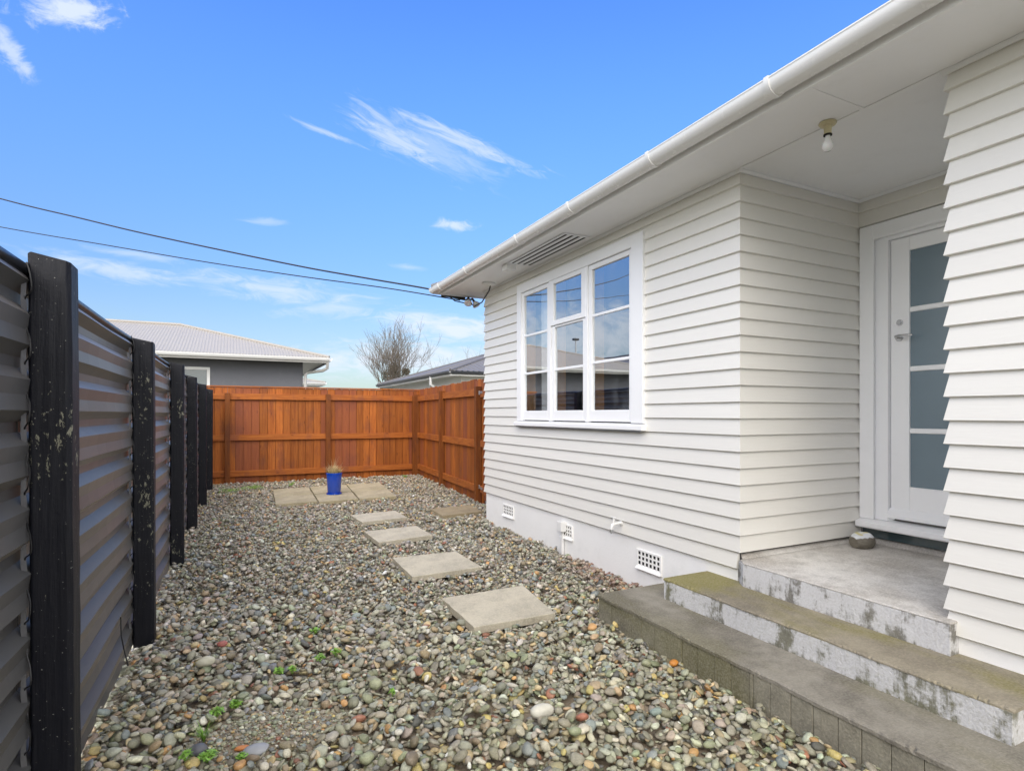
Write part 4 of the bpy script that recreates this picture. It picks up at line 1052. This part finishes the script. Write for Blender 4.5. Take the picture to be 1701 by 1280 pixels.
# ------------------------------------------------------------------ blue pot with dry plant
pc = (1.605, 10.08, .036)
pp_ = thing('potted_plant', pc, 'tall glossy blue pot holding a dry tufted grass plant, standing on the patio slabs', 'potted plant')
MB().lathe(pc, [(0, 0), (.124, 0), (.128, .006), (.126, .022), (.108, .024), (0, .024)], 32).build('saucer', M['blue'], pp_, smooth=True)
MB().lathe(pc, [(0, .024), (.104, .024), (.108, .03), (.128, .335), (.134, .338), (.134, .362), (.124, .364), (.120, .335), (0, .325)], 32).build('pot', M['blue'], pp_, smooth=True)
MB().lathe(pc, [(0, .326), (.119, .327), (.117, .345), (.05, .352), (0, .353)], 24).build('potting_soil', M['soil'], pp_)
gm_ = MB(); rr = random.Random(4)
def blade(mb, x, y, z, a, L, lean, w):
    px, py = -math.sin(a)*w, math.cos(a)*w; pts = []
    for q in range(6):
        t = q/5; ww = 1-t*.92; bx = x+math.cos(a)*L*lean*t**1.6; by = y+math.sin(a)*L*lean*t**1.6; bz = z+L*t*(1-.25*lean*t)
        pts += [(bx-px*ww, by-py*ww, bz), (bx+px*ww, by+py*ww, bz)]
    mb.add(pts, [(2*q, 2*q+1, 2*q+3, 2*q+2) for q in range(5)])
for k in range(520):
    a = rr.uniform(0, 2*PI); r = rr.uniform(0, .105); L = rr.uniform(.05, .17) if k < 500 else rr.uniform(.22, .32)
    blade(gm_, pc[0]+math.cos(a)*r, pc[1]+math.sin(a)*r, pc[2]+.345, a+rr.uniform(-.6, .6), L, rr.uniform(.1, 1.0)*(r/.1+.2), .0022)
gm_.build('dry_blades', M['straw'], pp_, recalc=False)
g2_ = MB()
for k in range(170):
    a = rr.uniform(0, 2*PI); r = rr.uniform(.03, .115); blade(g2_, pc[0]+math.cos(a)*r, pc[1]+math.sin(a)*r, pc[2]+.345, a+rr.uniform(-.8, .8), rr.uniform(.03, .08), rr.uniform(.3, 1.2), .004)
g2_.build('green_leaves', M['straw_green'], pp_, recalc=False)

# ------------------------------------------------------------------ neighbouring houses
def hip_house(name, loc, label, x0, x1, y0, y1, ez, pitch, over, wallm, roofm, fasm, windows, gm=None, per=.076, amp=.009, soffm=None):
    h = thing(name, loc, label, 'house')
    wl = MB().box(x0+over, x1-over, y0+over, y1-over, -.1, ez-.10).build('wall', wallm, h)
    rf, rc = hip_roof(x0, x1, y0, y1, ez, pitch, amp, per)
    r = rf.build('roof', roofm, h, recalc=False); rc.build('ridge_cap', roofm, r, smooth=True)
    MB().box(x0+.03, x1-.03, y0+.03, y1-.03, ez-.105, ez-.09).build('soffit', soffm or fasm, h)
    loop = [(x0+.03, y0+.03), (x1-.03, y0+.03), (x1-.03, y1-.03), (x0+.03, y1-.03), (x0+.03, y0+.03)]
    fs = MB()
    for i in range(4): fs.sweep(loop[i:i+2], [(0, ez-.15), (0.022, ez-.15), (0.022, ez-.02), (0, ez-.02)])
    fs.build('fascia', fasm, h)
    gt_ = MB(); lp = [(x0, y0), (x1, y0), (x1, y1), (x0, y1), (x0, y0)]
    for i in range(4): gt_.sweep(lp[i:i+2], [(-.01, ez-.09), (.05, ez-.10), (.075, ez-.06), (.085, ez-.01), (.075, ez-.01), (-.01, ez-.085)])
    gt_.build('gutter', gm or fasm, h)
    for (side, a, b, za, zb) in windows:
        f = MB(); g_ = MB()
        def bx(mb, a0, a1, z0_, z1_, o0, o1):
            if side == 's': mb.box(a0, a1, y0+over-o1, y0+over-o0, z0_, z1_)
            elif side == 'e': mb.box(x1-over+o0, x1-over+o1, a0, a1, z0_, z1_)
            elif side == 'w': mb.box(x0+over-o1, x0+over-o0, a0, a1, z0_, z1_)
        t = .07
        bx(f, a, a+t, za, zb, .0, .045); bx(f, b-t, b, za, zb, .0, .045); bx(f, a+t, b-t, za, za+t, .0, .045); bx(f, a+t, b-t, zb-t, zb, .0, .045)
        mid_ = (a+b)/2; bx(f, mid_-.02, mid_+.02, za+t, zb-t, .004, .035)
        fo_ = f.build('window_frame', M['white_plastic'], h); bx(g_, a+t, b-t, za+t, zb-t, .005, .012); g_.build('window_pane', M['farglass'], fo_)
    return h
gh = hip_house('neighbour_house', (-3, 20, 0), 'grey rendered house with pale corrugated hip roof behind the left of the back fence', -8.5, 2.48, 16.4, 24.0, 2.95, R(17), .62, M['render_grey'], M['roof_light'], M['fascia_grey'], [('s', -2.3, -.45, 1.2, 2.62)], M['white_plastic'])
MB().tube([(2.44, 16.42, 2.86), (2.44, 16.48, 2.66), (2.34, 16.62, 2.60), (2.00, 16.98, 2.56), (1.92, 16.98, 2.50), (1.92, 16.98, .2)], .042, 10).build('downpipe', M['fascia_grey'], gh, smooth=True)
rh = hip_house('neighbour_house', (9, 20, 0), 'cream house with dark slate hip roof and charcoal gutters behind the side fence', 5.95, 13.0, 16.2, 25.6, 2.70, R(17.5), .55, M['wall_white'], M['roof_slate'], M['wall_white'], [('s', 7.5, 9.2, 1.0, 2.2)], M['fascia_dark'], per=.19, amp=.012)
MB().tube([(5.93, 18.0, 2.64), (5.93, 18.0, 2.36), (6.10, 18.0, 2.24), (6.42, 18.0, 2.20), (6.42, 18.0, .2)], .045, 10).build('downpipe', M['white_plastic'], rh, smooth=True)
hip_house('distant_house', (0, 33, 0), 'distant house with pale roof glimpsed past the grey house corner', -4.0, 4.35, 30, 37, 2.98, R(12), .4, M['wall_white'], M['roof_light'], M['white_plastic'], [], M['white_plastic'])
lh = hip_house('neighbour_house', (-12.5, 25, 0), 'dark house with slate hip roof beyond the black fence, mirrored in the window', -17.0, -8.6, 18.0, 33.5, 3.05, R(19), .5, M['render_grey'], M['roof_slate'], M['fascia_grey'], [('e', 19.5, 21.3, 1.9, 2.75), ('e', 23.5, 25.3, 1.2, 2.6), ('e', 28, 29.6, 1.2, 2.6)], M['fascia_grey'], per=.3)

# ------------------------------------------------------------------ poles
pole = thing('power_pole', (-9.75, 18.43, 0), 'wooden power pole at the far end of the two service wires', 'power pole')
MB().tube([(-9.75, 18.43, -.2), (-9.75, 18.43, 8.3)], [.14, .10], 14).build('pole', M['bark'], pole, smooth=True)
MB().box(-10.4, -9.1, 18.37, 18.49, 7.70, 7.82).build('crossarm', M['bark'], pole)
sl2 = thing('street_lamp', (-18.7, 38.7, 0), 'slim street lamp rising above the dark roof mirrored in the middle window', 'street lamp')
MB().tube([(-18.7, 38.7, -.1), (-18.7, 38.7, 7.3)], [.09, .06], 10).build('lamp_post', M['galv'], sl2, smooth=True)
MB().box(-18.95, -18.45, 38.55, 38.9, 7.25, 7.42).build('lamp_head', M['fascia_dark'], sl2, bevel=.03)

# ------------------------------------------------------------------ bare trees
def bare_tree(name, loc, H_, spread, label, seed, stems=7, cat_='tree', depth=5, thick=.12, vase=.38):
    rr = random.Random(seed); root = thing(name, loc, label, cat_); tk = MB(); tw = MB(); base = Vector(loc)
    def grow(p, d, L, r, lev):
        n = 4 if lev < 3 else 3; pts = [p]; rad = [r]; q = p.copy(); dd = d.copy()
        for i in range(n):
            dd = (dd+Vector((rr.gauss(0, .14), rr.gauss(0, .14), .075+rr.gauss(0, .05)))).normalized(); q = q+dd*(L/n); pts.append(q.copy()); rad.append(r*(1-.45*(i+1)/n))
        (tk if lev < 3 else tw).tube(pts, rad, 7 if lev < 2 else (5 if lev < 3 else 3), False)
        if lev >= depth: return
        m = rr.choice([3, 4, 4]) if lev < 4 else 3
        for k in range(m):
            t = rr.uniform(.35, 1.0) if k else 1.0; i = min(n-1, int(t*n)); pp = pts[i].lerp(pts[min(n, i+1)], t*n-i) if i < n else pts[-1]
            ax = Vector((rr.gauss(0, 1), rr.gauss(0, 1), rr.gauss(0, .4))).normalized(); sp_ = rr.uniform(.25, .75)
            nd = (dd+ax*sp_+Vector((0, 0, .10))).normalized(); grow(pp, nd, L*rr.uniform(.55, .78), max(.010, rad[i]*.62), lev+1)
    tk.tube([base+Vector((0, 0, -.2)), base+Vector((0, 0, H_*.10))], [thick*2.2, thick*1.7], 10)
    for k in range(stems):
        a = 2*PI*k/stems+rr.uniform(-.3, .3); s = rr.uniform(.08, vase)
        grow(base+Vector((0, 0, H_*.08)), Vector((math.cos(a)*s*spread, math.sin(a)*s*spread, 1)).normalized(), H_*rr.uniform(.32, .42), thick, 1)
    tk.build('trunk', M['bark'], root, recalc=False, smooth=True); tw.build('twigs', M['twig'], root, recalc=False)
bare_tree('bare_tree', (12.2, 47.0, -.1), 9.0, .8, 'large leafless many-stemmed tree standing beyond the back fence, between the two roofs', 52, 10, vase=.17, thick=.085)
bare_tree('bare_tree', (22.6, 58.0, -.1), 9.2, 1.4, 'thin leafless tree showing its twig tips over the dark slate roof', 23, 4, depth=4, thick=.07, vase=.7)
def leafy(name, loc, rad, h, label, n, seed, cat_='tree'):
    rr = random.Random(seed); root = thing(name, loc, label, cat_); b = Vector(loc)
    MB().tube([b, b+Vector((0, 0, h*.6))], [.14, .05], 8).build('trunk', M['bark'], root)
    mb = MB(); cl_ = [(Vector((rr.gauss(0, .45), rr.gauss(0, .45), rr.uniform(.30, 1.0))), rr.uniform(.22, .40)) for _ in range(22)]
    for k in range(n):
        c, cr_ = rr.choice(cl_); p = Vector((rr.gauss(0, 1), rr.gauss(0, 1), rr.gauss(0, 1))).normalized()*cr_*rr.uniform(.5, 1.0)
        q = b+Vector(((c.x+p.x)*rad, (c.y+p.y)*rad, (c.z)*h*.92+p.z*rad)); L = rr.uniform(.05, .12)
        u = Vector((rr.gauss(0, 1), rr.gauss(0, 1), rr.gauss(0, 1))).normalized()*L; v = Vector((rr.gauss(0, 1), rr.gauss(0, 1), rr.gauss(0, 1))).normalized()*L*.6
        mb.add([q-u, q+v, q+u, q-v], [(0, 1, 2, 3)])
    mb.build('crown', M['evergreen'], root, recalc=False)
leafy('evergreen_tree', (13.3, 50.5, -.1), 1.5, 6.1, 'dark rusty green bushy tree low behind the large bare tree', 9000, 5)
leafy('distant_treetop', (9.9, 60.5, -.1), .8, 4.2, 'tiny green treetop just showing over the back fence beside the bare tree', 3000, 8)
